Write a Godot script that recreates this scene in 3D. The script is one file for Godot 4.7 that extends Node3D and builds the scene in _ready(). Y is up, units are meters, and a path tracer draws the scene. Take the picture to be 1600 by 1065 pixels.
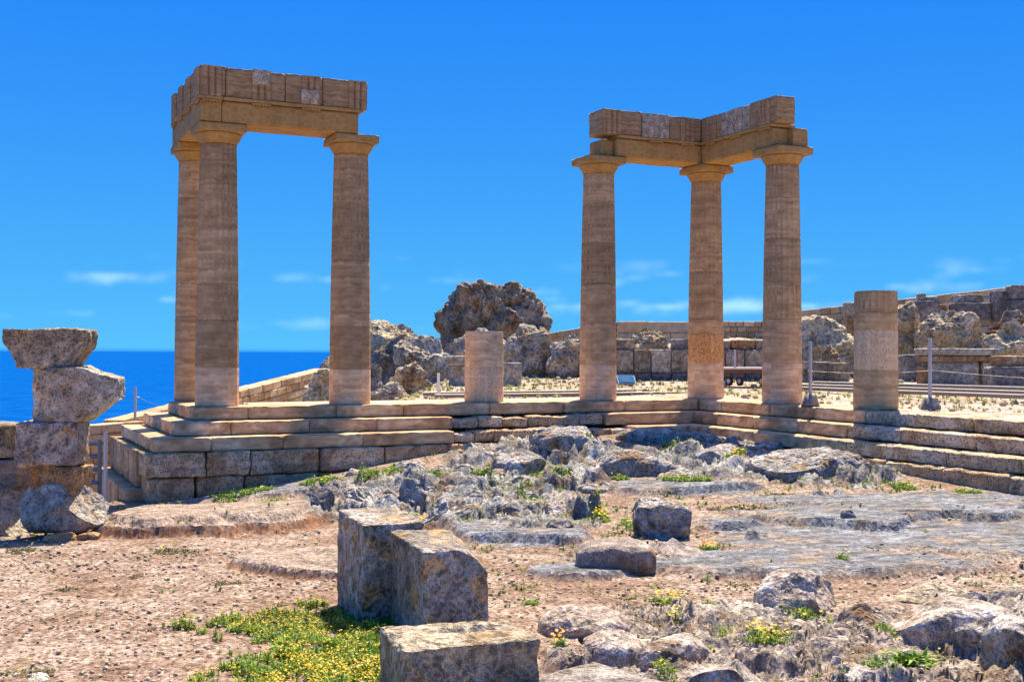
extends Node3D

# Ruined hilltop colonnade above the sea. x to the side, y up, the camera looks along -z.
# Site axes: u runs along the long step front, v runs out of it; both come from the site's turn.
const TURN := 0.4398
const U := Vector2(0.9048, 0.4258)      # (x, distance)
const V := Vector2(0.4258, -0.9048)
const CORNER := Vector2(4.169, 25.46)   # the column in the inner corner
const EYE := 0.97

var rng := RandomNumberGenerator.new()
var M := {}
var used := {}
var n_big := FastNoiseLite.new()
var n_mid := FastNoiseLite.new()
var n_ridge := FastNoiseLite.new()
var n_fine := FastNoiseLite.new()
var n_cell := FastNoiseLite.new()
var n_clod := FastNoiseLite.new()
var n_joint := FastNoiseLite.new()
var ico := {}
var stone_shapes: Array = []


# ---------------------------------------------------------------- naming
func numbered(called: String, parent: Node) -> String:
	var key := str(parent.get_instance_id()) + called
	var k: int = used.get(key, 0)
	used[key] = k + 1
	return called if k == 0 else "%s_%03d" % [called, k]


func put(o: Node3D, called: String, parent: Node = self) -> Node3D:
	o.name = numbered(called, parent)
	parent.add_child(o, true)
	return o


func tag(o: Node3D, label: String, category: String, group := "") -> Node3D:
	o.set_meta("label", label)
	o.set_meta("category", category)
	if group:
		o.set_meta("group", group)
	return o


func thing(called: String, label: String, category: String, at := Vector3.ZERO, turn := 0.0, group := "") -> Node3D:
	var o := Node3D.new()
	put(o, called)
	o.position = at
	o.rotation.y = turn
	return tag(o, label, category, group)


func part(called: String, mesh: Mesh, mat: Material, parent: Node, at := Vector3.ZERO, turn := Vector3.ZERO, grow := Vector3.ONE) -> MeshInstance3D:
	var o := MeshInstance3D.new()
	o.mesh = mesh
	o.material_override = mat
	put(o, called, parent)
	o.position = at
	o.rotation = turn
	o.scale = grow
	return o


func single(called: String, label: String, category: String, mesh: Mesh, mat: Material, at := Vector3.ZERO, turn := Vector3.ZERO, group := "") -> MeshInstance3D:
	return tag(part(called, mesh, mat, self, at, turn), label, category, group)


func setting(called: String, mesh: Mesh, mat: Material) -> MeshInstance3D:
	var o := part(called, mesh, mat, self)
	o.set_meta("kind", "structure")
	return o


func lin(r: float, g: float, b: float) -> Color:
	return Color(r, g, b).linear_to_srgb()


func site(s: float, t: float, y := 0.0) -> Vector3:
	var p := CORNER + U * s + V * t
	return Vector3(p.x, y, -p.y)


# ---------------------------------------------------------------- noise and materials
func noise(n: FastNoiseLite, kind: int, freq: float, octaves: int, sd: int, frac := FastNoiseLite.FRACTAL_FBM) -> FastNoiseLite:
	n.noise_type = kind
	n.frequency = freq
	n.fractal_type = frac
	n.fractal_octaves = octaves
	n.seed = sd
	return n


func ramp(stops: Array) -> Gradient:
	var g := Gradient.new()
	var at := PackedFloat32Array()
	var cs := PackedColorArray()
	for s in stops:
		at.append(s[0])
		cs.append(s[1])
	g.offsets = at
	g.colors = cs
	return g


func grey(v: float) -> Color:
	return Color(v, v, v)


func noise_tex(size: int, n: FastNoiseLite, stops: Array = []) -> NoiseTexture2D:
	var t := NoiseTexture2D.new()
	t.width = size
	t.height = size
	t.seamless = true
	t.noise = n
	if stops:
		t.color_ramp = ramp(stops)
	return t


func bytes_of(n: FastNoiseLite, w: int, h: int, size: int) -> PackedByteArray:
	var im: Image = n.get_seamless_image(w, h)
	if w != size or h != size:
		im.resize(size, size, Image.INTERPOLATE_CUBIC)
	return im.get_data()


func streak_tex(size: int, squash: int, sd: int, freq: float, wave: float, gain: float, dark: Color, pale: Color) -> ImageTexture:
	# bedding of the stone: bands stretched along the horizontal, bent by a slow wave, with fine grain and broad stains
	var da := bytes_of(noise(FastNoiseLite.new(), FastNoiseLite.TYPE_SIMPLEX_SMOOTH, freq, 5, sd), size / squash, size, size)
	var db := bytes_of(noise(FastNoiseLite.new(), FastNoiseLite.TYPE_SIMPLEX_SMOOTH, 0.006, 4, sd + 1), size, size, size)
	var dc := bytes_of(noise(FastNoiseLite.new(), FastNoiseLite.TYPE_SIMPLEX, 0.2, 2, sd + 2), size, size, size)
	var out := PackedByteArray()
	out.resize(size * size * 3)
	for y in size:
		for x in size:
			var k := y * size + x
			var yy := (y + int(db[k] * wave)) % size
			var v := clampf((da[yy * size + x] / 255.0 - 0.5) * gain + (db[k] / 255.0 - 0.5) * 0.6 + (dc[k] / 255.0 - 0.5) * 0.35 + 0.5, 0.0, 1.0)
			out[k * 3] = int(lerpf(dark.r, pale.r, v) * 255.0)
			out[k * 3 + 1] = int(lerpf(dark.g, pale.g, v) * 255.0)
			out[k * 3 + 2] = int(lerpf(dark.b, pale.b, v) * 255.0)
	return ImageTexture.create_from_image(Image.create_from_data(size, size, false, Image.FORMAT_RGB8, out))


func mottle_tex(size: int, sd: int, dark: Color, pale: Color, fine := 0.3) -> ImageTexture:
	# cloudy stone: broad, middling and fine variation added up
	var da := bytes_of(noise(FastNoiseLite.new(), FastNoiseLite.TYPE_SIMPLEX_SMOOTH, 0.005, 5, sd), size, size, size)
	var db := bytes_of(noise(FastNoiseLite.new(), FastNoiseLite.TYPE_SIMPLEX_SMOOTH, 0.014, 5, sd + 1, FastNoiseLite.FRACTAL_RIDGED), size, size, size)
	var dc := bytes_of(noise(FastNoiseLite.new(), FastNoiseLite.TYPE_SIMPLEX, 0.07, 4, sd + 2), size, size, size)
	var out := PackedByteArray()
	out.resize(size * size * 3)
	for k in size * size:
		var v := clampf((da[k] / 255.0 - 0.5) * 0.7 + (db[k] / 255.0 - 0.5) * 0.9 + (dc[k] / 255.0 - 0.5) * 2.0 * fine + 0.55, 0.0, 1.0)
		out[k * 3] = int(lerpf(dark.r, pale.r, v) * 255.0)
		out[k * 3 + 1] = int(lerpf(dark.g, pale.g, v) * 255.0)
		out[k * 3 + 2] = int(lerpf(dark.b, pale.b, v) * 255.0)
	return ImageTexture.create_from_image(Image.create_from_data(size, size, false, Image.FORMAT_RGB8, out))


func pit_tex(size: int, sd: int, freq: float, cover: float) -> Array:
	# weathered shell-stone: pores of many sizes in clusters, as colour and as height
	var da := bytes_of(noise(FastNoiseLite.new(), FastNoiseLite.TYPE_SIMPLEX_SMOOTH, freq, 4, sd), size, size, size)
	var db := bytes_of(noise(FastNoiseLite.new(), FastNoiseLite.TYPE_SIMPLEX_SMOOTH, freq * 3.1, 3, sd + 1), size, size, size)
	var dm := bytes_of(noise(FastNoiseLite.new(), FastNoiseLite.TYPE_SIMPLEX_SMOOTH, 0.008, 4, sd + 2), size, size, size)
	var dc := bytes_of(noise(FastNoiseLite.new(), FastNoiseLite.TYPE_SIMPLEX, 0.05, 5, sd + 3), size, size, size)
	var col := PackedByteArray()
	var hgt := PackedByteArray()
	col.resize(size * size * 3)
	hgt.resize(size * size)
	for k in size * size:
		var mask := dm[k] / 255.0 - 0.5
		var g := dc[k] / 255.0
		var p := maxf(smoothstep(cover + mask * 0.25, cover + mask * 0.25 - 0.12, da[k] / 255.0), 0.75 * smoothstep(cover + 0.06 + mask * 0.4, cover + mask * 0.4 - 0.10, db[k] / 255.0))
		var v := (0.95 + 0.3 * (g - 0.5) + 0.35 * mask) * (1.0 - 0.34 * p)
		col[k * 3] = clampi(int((v + 0.10) * 255.0), 0, 255)
		col[k * 3 + 1] = clampi(int((v + 0.075) * 255.0), 0, 255)
		col[k * 3 + 2] = clampi(int((v + 0.055) * 255.0), 0, 255)
		hgt[k] = clampi(int((0.75 + 0.3 * (g - 0.5) - 0.7 * p) * 255.0), 0, 255)
	return [ImageTexture.create_from_image(Image.create_from_data(size, size, false, Image.FORMAT_RGB8, col)), ImageTexture.create_from_image(Image.create_from_data(size, size, false, Image.FORMAT_L8, hgt))]


func stone(called: String, tint: Color, tex: Texture2D, scale: Vector3, bump: Texture2D, cm: float, bscale := 0.0, world := true) -> StandardMaterial3D:
	var m := StandardMaterial3D.new()
	m.resource_name = called
	m.albedo_color = tint
	m.albedo_texture = tex
	m.uv1_triplanar = true
	m.uv1_world_triplanar = world
	m.uv1_triplanar_sharpness = 6.0
	m.uv1_scale = scale
	m.roughness = 0.88
	m.metallic_specular = 0.3
	m.vertex_color_use_as_albedo = true
	if bump:
		m.heightmap_enabled = true
		m.heightmap_texture = bump
		m.heightmap_scale = cm
	M[called] = m
	return m


func plain(called: String, tint: Color, rough: float, metal := 0.0) -> StandardMaterial3D:
	var m := StandardMaterial3D.new()
	m.resource_name = called
	m.albedo_color = tint
	m.roughness = rough
	m.metallic = metal
	M[called] = m
	return m


func make_materials() -> void:
	noise(n_big, FastNoiseLite.TYPE_SIMPLEX_SMOOTH, 0.55, 3, 11)
	noise(n_mid, FastNoiseLite.TYPE_SIMPLEX_SMOOTH, 2.3, 4, 12)
	noise(n_ridge, FastNoiseLite.TYPE_SIMPLEX_SMOOTH, 1.5, 5, 13, FastNoiseLite.FRACTAL_RIDGED)
	noise(n_fine, FastNoiseLite.TYPE_SIMPLEX_SMOOTH, 11.0, 3, 14)
	noise(n_cell, FastNoiseLite.TYPE_CELLULAR, 7.0, 2, 15)
	n_cell.cellular_return_type = FastNoiseLite.RETURN_DISTANCE
	for n in [n_clod, n_joint]:
		noise(n, FastNoiseLite.TYPE_CELLULAR, 1.6, 1, 16, FastNoiseLite.FRACTAL_NONE)
		n.domain_warp_enabled = true
		n.domain_warp_amplitude = 0.5
		n.domain_warp_frequency = 0.9
		n.domain_warp_fractal_octaves = 3
	n_clod.cellular_return_type = FastNoiseLite.RETURN_CELL_VALUE
	n_joint.cellular_return_type = FastNoiseLite.RETURN_DISTANCE2_SUB

	var speck := mottle_tex(1024, 21, Color(0.43, 0.415, 0.40), Color(1.0, 0.99, 0.98), 0.42)
	var grain := mottle_tex(512, 27, Color(0.80, 0.77, 0.74), Color(1.0, 0.98, 0.96), 0.3)
	var pits := pit_tex(1024, 22, 0.03, 0.36)
	var pit_c: Texture2D = pits[0]
	var pit_h: Texture2D = pits[1]
	var rough_h := noise_tex(1024, noise(FastNoiseLite.new(), FastNoiseLite.TYPE_SIMPLEX_SMOOTH, 0.009, 6, 23, FastNoiseLite.FRACTAL_RIDGED))
	var fine_h := noise_tex(512, noise(FastNoiseLite.new(), FastNoiseLite.TYPE_SIMPLEX_SMOOTH, 0.03, 4, 24))
	var pebble := noise(FastNoiseLite.new(), FastNoiseLite.TYPE_CELLULAR, 0.05, 2, 25)
	pebble.cellular_return_type = FastNoiseLite.RETURN_CELL_VALUE
	var pebble_c := noise_tex(1024, pebble, [[0.0, Color(0.42, 0.35, 0.31)], [0.2, Color(0.66, 0.58, 0.53)], [0.4, Color(0.88, 0.84, 0.81)], [0.7, Color(1, 0.98, 0.96)], [1.0, Color(1, 1, 1)]])
	var ground_c := mottle_tex(1024, 26, Color(0.62, 0.58, 0.55), Color(1, 0.99, 0.98), 0.3)
	var bands := streak_tex(1024, 12, 31, 0.02, 0.16, 0.8, Color(0.70, 0.63, 0.57), Color(1.0, 0.95, 0.90))
	var veins := streak_tex(1024, 8, 41, 0.014, 0.22, 0.8, Color(0.74, 0.66, 0.60), Color(1.0, 0.96, 0.92))

	# columns: new drums of brown banded stone, a few tones
	var tones := [lin(0.69, 0.535, 0.32), lin(0.59, 0.45, 0.265), lin(0.92, 0.74, 0.50), lin(0.50, 0.38, 0.22), lin(0.70, 0.525, 0.295)]
	for k in tones.size():
		stone("banded_stone_%d" % k, tones[k], bands, Vector3(0.5, 0.5, 0.5), fine_h, 0.25).uv1_offset = Vector3(k * 0.37, k * 0.61, k * 0.23)
		stone("step_stone_%d" % k, (tones[k] as Color).lerp(lin(1.0, 0.90, 0.70), 0.75), veins, Vector3(0.6, 0.6, 0.6), fine_h, 0.25)
	stone("orange_drum", lin(0.95, 0.52, 0.20), pit_c, Vector3(0.6, 0.6, 0.6), pit_h, 4.0)
	stone("pink_drum", lin(0.95, 0.69, 0.42), pit_c, Vector3(0.9, 0.9, 0.9), pit_h, 1.5)
	stone("ochre_block", lin(0.46, 0.285, 0.10), grain, Vector3(0.7, 0.7, 0.7), fine_h, 0.15)
	stone("brown_frieze", lin(0.50, 0.375, 0.21), bands, Vector3(0.7, 0.7, 0.7), fine_h, 0.3)
	stone("grey_frieze", lin(0.64, 0.53, 0.38), speck, Vector3(1.2, 1.2, 1.2), rough_h, 0.8)
	stone("foundation_block", Color(1, 0.97, 0.92), pit_c, Vector3(0.6, 0.6, 0.6), pit_h, 4.0)
	stone("worn_step", Color(1, 1, 1), pit_c, Vector3(0.5, 0.5, 0.5), pit_h, 5.0)
	stone("limestone", Color(1, 1, 1), speck, Vector3(0.8, 0.8, 0.8), rough_h, 4.5)
	stone("pitted_stone", Color(1, 1, 1), pit_c, Vector3(1.4, 1.4, 1.4), pit_h, 2.5)
	stone("hewn_block", Color(1, 1, 1), speck, Vector3(1.2, 1.2, 1.2), rough_h, 2.2)
	stone("far_limestone", Color(1, 0.96, 0.87), speck, Vector3(0.35, 0.35, 0.35), rough_h, 4.0)
	for k in 4:
		stone("wall_stone_%d" % k, [lin(0.68, 0.49, 0.26), lin(0.52, 0.36, 0.19), lin(0.80, 0.61, 0.36), lin(0.64, 0.50, 0.32)][k], grain, Vector3(1.0, 1.0, 1.0), rough_h, 1.5)
	stone("mortar", lin(0.34, 0.27, 0.20), speck, Vector3(1, 1, 1), null, 0)
	var gm := stone("ground", Color(1, 1, 1), ground_c, Vector3(0.8, 0.8, 0.8), fine_h, 0.6)
	gm.detail_enabled = true
	gm.detail_albedo = pebble_c
	gm.detail_blend_mode = BaseMaterial3D.BLEND_MODE_MUL
	gm.detail_uv_layer = BaseMaterial3D.DETAIL_UV_1
	stone("bedrock", Color(1, 1, 1), speck, Vector3(0.7, 0.7, 0.7), rough_h, 2.6)
	stone("pebble", Color(1, 1, 1), null, Vector3.ONE, null, 0)
	plain("galvanised", lin(0.42, 0.42, 0.43), 0.5, 0.3)
	plain("white_post", lin(0.7, 0.69, 0.66), 0.6)
	stone("concrete", lin(0.34, 0.32, 0.29), speck, Vector3(2, 2, 2), fine_h, 0.4)
	plain("rail_steel", lin(0.27, 0.235, 0.20), 0.65, 0.2)
	plain("rust", lin(0.17, 0.075, 0.04), 0.85)
	plain("tyre", lin(0.03, 0.03, 0.03), 0.8)
	plain("pale_board", lin(0.62, 0.58, 0.52), 0.8)
	plain("sign_blue", lin(0.035, 0.16, 0.33), 0.95).metallic_specular = 0.1
	plain("sign_print", lin(0.22, 0.32, 0.40), 0.95).metallic_specular = 0.1
	plain("sign_frame", lin(0.30, 0.31, 0.31), 0.8)
	plain("dark_metal", lin(0.14, 0.15, 0.16), 0.55, 0.3)
	var leaf := plain("leaf", Color(1, 1, 1), 0.7)
	leaf.vertex_color_use_as_albedo = true
	leaf.backlight_enabled = true
	leaf.backlight = Color(0.5, 0.5, 0.5)
	leaf.cull_mode = BaseMaterial3D.CULL_DISABLED
	var petal := plain("petal", Color(1, 1, 1), 0.7)
	petal.vertex_color_use_as_albedo = true
	petal.backlight_enabled = true
	petal.backlight = Color(0.5, 0.5, 0.5)
	petal.cull_mode = BaseMaterial3D.CULL_DISABLED
	var sea := plain("sea", lin(0.003, 0.093, 0.345), 0.9)
	sea.specular_mode = BaseMaterial3D.SPECULAR_DISABLED
	var wave := noise_tex(512, noise(FastNoiseLite.new(), FastNoiseLite.TYPE_SIMPLEX_SMOOTH, 0.02, 5, 51))
	sea.albedo_texture = noise_tex(1024, noise(FastNoiseLite.new(), FastNoiseLite.TYPE_SIMPLEX_SMOOTH, 0.012, 6, 52), [[0.0, Color(0.74, 0.80, 0.84)], [0.5, Color(0.92, 0.94, 0.95)], [1.0, Color(1, 1, 1)]])
	sea.heightmap_enabled = true
	sea.heightmap_texture = wave
	sea.heightmap_scale = 400.0
	sea.uv1_triplanar = true
	sea.uv1_world_triplanar = true
	sea.uv1_scale = Vector3(0.0022, 0.0022, 0.0022)


# ---------------------------------------------------------------- shapes
func commit(v: PackedVector3Array, ix: PackedInt32Array, c := PackedColorArray(), flat := false) -> ArrayMesh:
	# ix holds triangles wound counter-clockwise seen from outside; Godot wants them clockwise
	var a := []
	a.resize(Mesh.ARRAY_MAX)
	if flat:
		var fv := PackedVector3Array()
		var fn := PackedVector3Array()
		var fc := PackedColorArray()
		for k in range(0, ix.size(), 3):
			var n := (v[ix[k + 1]] - v[ix[k]]).cross(v[ix[k + 2]] - v[ix[k]]).normalized()
			for q in [0, 2, 1]:
				fv.append(v[ix[k + q]])
				fn.append(n)
				if c.size():
					fc.append(c[ix[k + q]])
		a[Mesh.ARRAY_VERTEX] = fv
		a[Mesh.ARRAY_NORMAL] = fn
		if c.size():
			a[Mesh.ARRAY_COLOR] = fc
	else:
		var nn := PackedVector3Array()
		nn.resize(v.size())
		var rev := PackedInt32Array()
		rev.resize(ix.size())
		for k in range(0, ix.size(), 3):
			var i0 := ix[k]
			var i1 := ix[k + 1]
			var i2 := ix[k + 2]
			var n := (v[i1] - v[i0]).cross(v[i2] - v[i0])
			nn[i0] += n
			nn[i1] += n
			nn[i2] += n
			rev[k] = i0
			rev[k + 1] = i2
			rev[k + 2] = i1
		for k in nn.size():
			nn[k] = nn[k].normalized()
		a[Mesh.ARRAY_VERTEX] = v
		a[Mesh.ARRAY_NORMAL] = nn
		a[Mesh.ARRAY_INDEX] = rev
		if c.size():
			a[Mesh.ARRAY_COLOR] = c
	var m := ArrayMesh.new()
	m.add_surface_from_arrays(Mesh.PRIMITIVE_TRIANGLES, a)
	return m


func icosphere(level: int) -> Array:
	if ico.has(level):
		return ico[level]
	var v := PackedVector3Array()
	var ix := PackedInt32Array()
	if level == 0:
		var g := (1.0 + sqrt(5.0)) / 2.0
		for p in [Vector3(-1, g, 0), Vector3(1, g, 0), Vector3(-1, -g, 0), Vector3(1, -g, 0), Vector3(0, -1, g), Vector3(0, 1, g), Vector3(0, -1, -g), Vector3(0, 1, -g), Vector3(g, 0, -1), Vector3(g, 0, 1), Vector3(-g, 0, -1), Vector3(-g, 0, 1)]:
			v.append(p.normalized())
		ix = PackedInt32Array([0, 11, 5, 0, 5, 1, 0, 1, 7, 0, 7, 10, 0, 10, 11, 1, 5, 9, 5, 11, 4, 11, 10, 2, 10, 7, 6, 7, 1, 8, 3, 9, 4, 3, 4, 2, 3, 2, 6, 3, 6, 8, 3, 8, 9, 4, 9, 5, 2, 4, 11, 6, 2, 10, 8, 6, 7, 9, 8, 1])
	else:
		var prev := icosphere(level - 1)
		v = (prev[0] as PackedVector3Array).duplicate()
		var old: PackedInt32Array = prev[1]
		var mid := {}
		for k in range(0, old.size(), 3):
			var m := [0, 0, 0]
			for e in 3:
				var a := old[k + e]
				var b := old[k + (e + 1) % 3]
				var key := mini(a, b) * 100000 + maxi(a, b)
				if not mid.has(key):
					mid[key] = v.size()
					v.append((v[a] + v[b]).normalized())
				m[e] = mid[key]
			ix.append_array(PackedInt32Array([old[k], m[0], m[2], old[k + 1], m[1], m[0], old[k + 2], m[2], m[1], m[0], m[1], m[2]]))
	ico[level] = [v, ix]
	return ico[level]


func hue(pal: int, p: Vector3) -> Color:
	# the stone's own colour: lime grey, pale scars, rust-brown staining, dark lichen, each with an outline of its own
	var a := n_big.get_noise_3dv(p * 1.3)
	var b := n_mid.get_noise_3dv(p * 0.8 + Vector3(7, 3, 1))
	var c := n_fine.get_noise_3dv(p * 0.7)
	var base := Color(0.53, 0.495, 0.43)
	var pale := Color(0.82, 0.79, 0.72)
	var stain := Color(0.482, 0.305, 0.149)
	var lichen := Color(0.157, 0.136, 0.099)
	var st := 0.25
	var li := 0.34
	if pal == 1:      # pinkish bedrock
		base = Color(0.55, 0.455, 0.365)
		pale = Color(0.78, 0.69, 0.58)
		stain = Color(0.403, 0.262, 0.144)
		st = 0.18
		li = 0.42
	elif pal == 2:    # brown boulder
		base = Color(0.40, 0.355, 0.30)
		pale = Color(0.62, 0.575, 0.51)
		stain = Color(0.381, 0.218, 0.099)
		st = 0.1
		li = 0.25
	elif pal == 3:    # dark blue-grey block
		base = Color(0.33, 0.31, 0.285)
		pale = Color(0.60, 0.55, 0.48)
		stain = Color(0.370, 0.283, 0.180)
		st = 0.33
		li = 0.2
	elif pal == 4:    # grey hewn marble with warm lichen
		base = Color(0.470, 0.392, 0.270)
		pale = Color(0.739, 0.632, 0.450)
		stain = Color(0.560, 0.392, 0.198)
		st = 0.24
		li = 0.26
	elif pal == 5:    # orange earth-stained
		base = Color(0.582, 0.360, 0.171)
		pale = Color(0.739, 0.545, 0.324)
		stain = Color(0.515, 0.240, 0.090)
		st = 0.1
		li = 0.5
	elif pal == 6:    # pale marble
		base = Color(0.627, 0.567, 0.441)
		pale = Color(0.829, 0.763, 0.594)
		stain = Color(0.582, 0.436, 0.270)
		st = 0.3
		li = 0.5
	elif pal == 7:    # dark weathered face with orange lichen spots
		base = Color(0.42, 0.37, 0.305)
		pale = Color(0.68, 0.61, 0.52)
		lichen = Color(0.146, 0.120, 0.086)
		li = 0.12
		var spot := smoothstep(0.24, 0.32, n_mid.get_noise_3dv(p * 1.9 + Vector3(2, 9, 4)) + c * 0.12)
		stain = Color(0.739, 0.480, 0.225)
		var under := base.lerp(pale, smoothstep(-0.1, 0.5, a + b * 0.6 + c * 0.3)).lerp(lichen, smoothstep(li, li + 0.15, c * 0.6 + b * 0.6) * 0.75)
		return under.lerp(stain, spot * 0.85) * (1.0 + c * 0.35)
	elif pal == 9:    # dressed step stone
		base = Color(0.86, 0.75, 0.60)
		pale = Color(1.0, 0.93, 0.80)
		stain = Color(0.62, 0.48, 0.34)
		lichen = Color(0.38, 0.32, 0.27)
		st = 0.22
		li = 0.34
	elif pal == 8:    # weathered sandstone of steps and foundations
		base = Color(0.80, 0.59, 0.35)
		pale = Color(1.0, 0.84, 0.62)
		stain = Color(0.58, 0.38, 0.20)
		lichen = Color(0.30, 0.24, 0.19)
		st = 0.16
		li = 0.24
	var col := base.lerp(pale, smoothstep(-0.15, 0.55, a + b * 0.6 + c * 0.3))
	col = col.lerp(stain, smoothstep(st, st + 0.18, b - a * 0.4 + c * 0.15) * 0.85)
	col = col.lerp(lichen, smoothstep(li, li + 0.12, c * 0.75 + b * 0.5) * 0.8)
	return col * (1.0 + c * 0.4)


# An irregular rock: a superquadric cut by a few planes, then displaced; size in metres, its base at y 0.
func rock_mesh(level: int, sd: int, size: Vector3, boxy: float, cuts: int, lump: float, ridge: float, pit: float, pal: int, strata := 0.0) -> ArrayMesh:
	var src := icosphere(level)
	var dirs: PackedVector3Array = src[0]
	rng.seed = sd * 7919 + 3
	var planes := []
	for k in cuts:
		var n := Vector3(rng.randf_range(-1, 1), rng.randf_range(-0.5, 1), rng.randf_range(-1, 1)).normalized()
		planes.append([n, rng.randf_range(0.62, 0.88)])
	var off := Vector3(rng.randf_range(-50, 50), rng.randf_range(-50, 50), rng.randf_range(-50, 50))
	var e := 2.0 + boxy * 5.0
	var half := size * 0.5
	var v := PackedVector3Array()
	var c := PackedColorArray()
	v.resize(dirs.size())
	c.resize(dirs.size())
	var low := 1e9
	for k in dirs.size():
		var d := dirs[k]
		var p := d / pow(pow(absf(d.x), e) + pow(absf(d.y), e) + pow(absf(d.z), e), 1.0 / e)
		for pl in planes:
			var over: float = p.dot(pl[0]) - pl[1]
			if over > 0.0:
				p -= (pl[0] as Vector3) * over
		p *= half
		var q := p + off
		var r := n_big.get_noise_3dv(q * 1.1 / maxf(0.35, minf(half.x, half.z))) * lump
		r += -n_ridge.get_noise_3dv(q * 0.9 / maxf(1.0, minf(half.x, half.y) * 1.6)) * ridge
		if pit > 0.0:
			r -= clampf(-n_cell.get_noise_3dv(q * 0.8) - 0.45, 0.0, 1.0) * pit * 2.0
		if strata > 0.0:
			var w := q.y * 7.0 + n_big.get_noise_3dv(q * 1.5) * 3.0
			r += (absf(w - floorf(w) - 0.5) - 0.25) * strata
		r += n_fine.get_noise_3dv(q) * minf(0.02, lump * 0.2)
		p += d * r
		v[k] = p
		low = minf(low, p.y)
		c[k] = hue(pal, q)
	for k in v.size():
		v[k].y -= low
	return commit(v, src[1], c)


# A hewn block with softened, chipped edges, centred on x and z, base at y 0.
func block_mesh(size: Vector3, n: Vector3i, r0: float, chip: float, wob: float, sd: int, pal := -1, bend = null) -> ArrayMesh:
	var half := size * 0.5
	rng.seed = sd * 104729 + 17
	var off := Vector3(rng.randf_range(-50, 50), rng.randf_range(-50, 50), rng.randf_range(-50, 50))
	var ids := {}
	var v := PackedVector3Array()
	var c := PackedColorArray()
	var ix := PackedInt32Array()
	var span := [n.x, n.y, n.z]
	for axis in 3:
		var ua := (axis + 1) % 3
		var va := (axis + 2) % 3
		for side in 2:
			var nu: int = span[ua]
			var nv: int = span[va]
			var grid := PackedInt32Array()
			grid.resize((nu + 1) * (nv + 1))
			for j in nv + 1:
				for i in nu + 1:
					var l := [0, 0, 0]
					l[axis] = span[axis] * side
					l[ua] = i
					l[va] = j
					var key: int = (l[0] * 512 + l[1]) * 512 + l[2]
					if not ids.has(key):
						ids[key] = v.size()
						var p := Vector3.ZERO
						for q in 3:
							var f: float = 2.0 * l[q] / span[q] - 1.0
							p[q] = half[q] * signf(f) * pow(absf(f), 0.72)
						var o := p + off
						var r := clampf(r0 * (1.0 + chip * (n_mid.get_noise_3dv(o) + 0.6 * n_fine.get_noise_3dv(o * 0.6))), r0 * 0.25, 0.48 * minf(half.x, minf(half.y, half.z)))
						var core := p.clamp(-half + Vector3.ONE * r, half - Vector3.ONE * r)
						var d := p - core
						if d.length() > r:
							p = core + d.normalized() * r
						var out := d.normalized() if d.length() > 0.0 else Vector3.UP
						p += out * (n_mid.get_noise_3dv(o * 0.7) * wob + (n_fine.get_noise_3dv(o) * 0.4 - n_ridge.get_noise_3dv(o * 2.2) * 0.45) * wob)
						if bend != null:
							p = bend.call(p, half)
						v.append(p + Vector3(0, half.y, 0))
						if pal >= 0:
							c.append(hue(pal, o))
					grid[j * (nu + 1) + i] = ids[key]
			for j in nv:
				for i in nu:
					var a := grid[j * (nu + 1) + i]
					var b := grid[j * (nu + 1) + i + 1]
					var d2 := grid[(j + 1) * (nu + 1) + i]
					var e := grid[(j + 1) * (nu + 1) + i + 1]
					if side == 1:
						ix.append_array(PackedInt32Array([a, b, e, a, e, d2]))
					else:
						ix.append_array(PackedInt32Array([a, e, b, a, d2, e]))
	return commit(v, ix, c)


# A plain dressed block with small bevels (44 triangles); unit sized when size is one, centred on x and z, base at y 0.
func bevel_mesh(size: Vector3, b: float, jitter := 0.0) -> ArrayMesh:
	var h := size * 0.5
	var shift := []
	for k in 8:
		shift.append(Vector3(rng.randf_range(-1, 1), rng.randf_range(-1, 1), rng.randf_range(-1, 1)) * jitter)
	var v := PackedVector3Array()
	for k in 8:
		var s := Vector3(1 if k & 1 else -1, 1 if k & 2 else -1, 1 if k & 4 else -1)
		for axis in 3:
			var p := Vector3.ZERO
			for q in 3:
				p[q] = s[q] * (h[q] - (0.0 if q == axis else b))
			v.append(p + shift[k] + Vector3(0, h.y, 0))
	var ix := PackedInt32Array()
	var add := func(l: Array) -> void:
		var mid := Vector3.ZERO
		for q in l:
			mid += v[q]
		mid = mid / l.size() - Vector3(0, h.y, 0)
		for q in range(1, l.size() - 1):
			if (v[l[q]] - v[l[0]]).cross(v[l[q + 1]] - v[l[0]]).dot(mid) > 0.0:
				ix.append_array(PackedInt32Array([l[0], l[q], l[q + 1]]))
			else:
				ix.append_array(PackedInt32Array([l[0], l[q + 1], l[q]]))
	for axis in 3:
		var a := 1 << ((axis + 1) % 3)
		var d := 1 << ((axis + 2) % 3)
		var me := 1 << axis
		for s in [0, me]:
			add.call([(s) * 3 + axis, (s | a) * 3 + axis, (s | a | d) * 3 + axis, (s | d) * 3 + axis])
		for s in [0, a, d, a | d]:   # the bevel along this axis
			add.call([s * 3 + (axis + 1) % 3, (s | me) * 3 + (axis + 1) % 3, (s | me) * 3 + (axis + 2) % 3, s * 3 + (axis + 2) % 3])
	for k in 8:
		add.call([k * 3, k * 3 + 1, k * 3 + 2])
	return commit(v, ix, PackedColorArray(), true)


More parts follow.
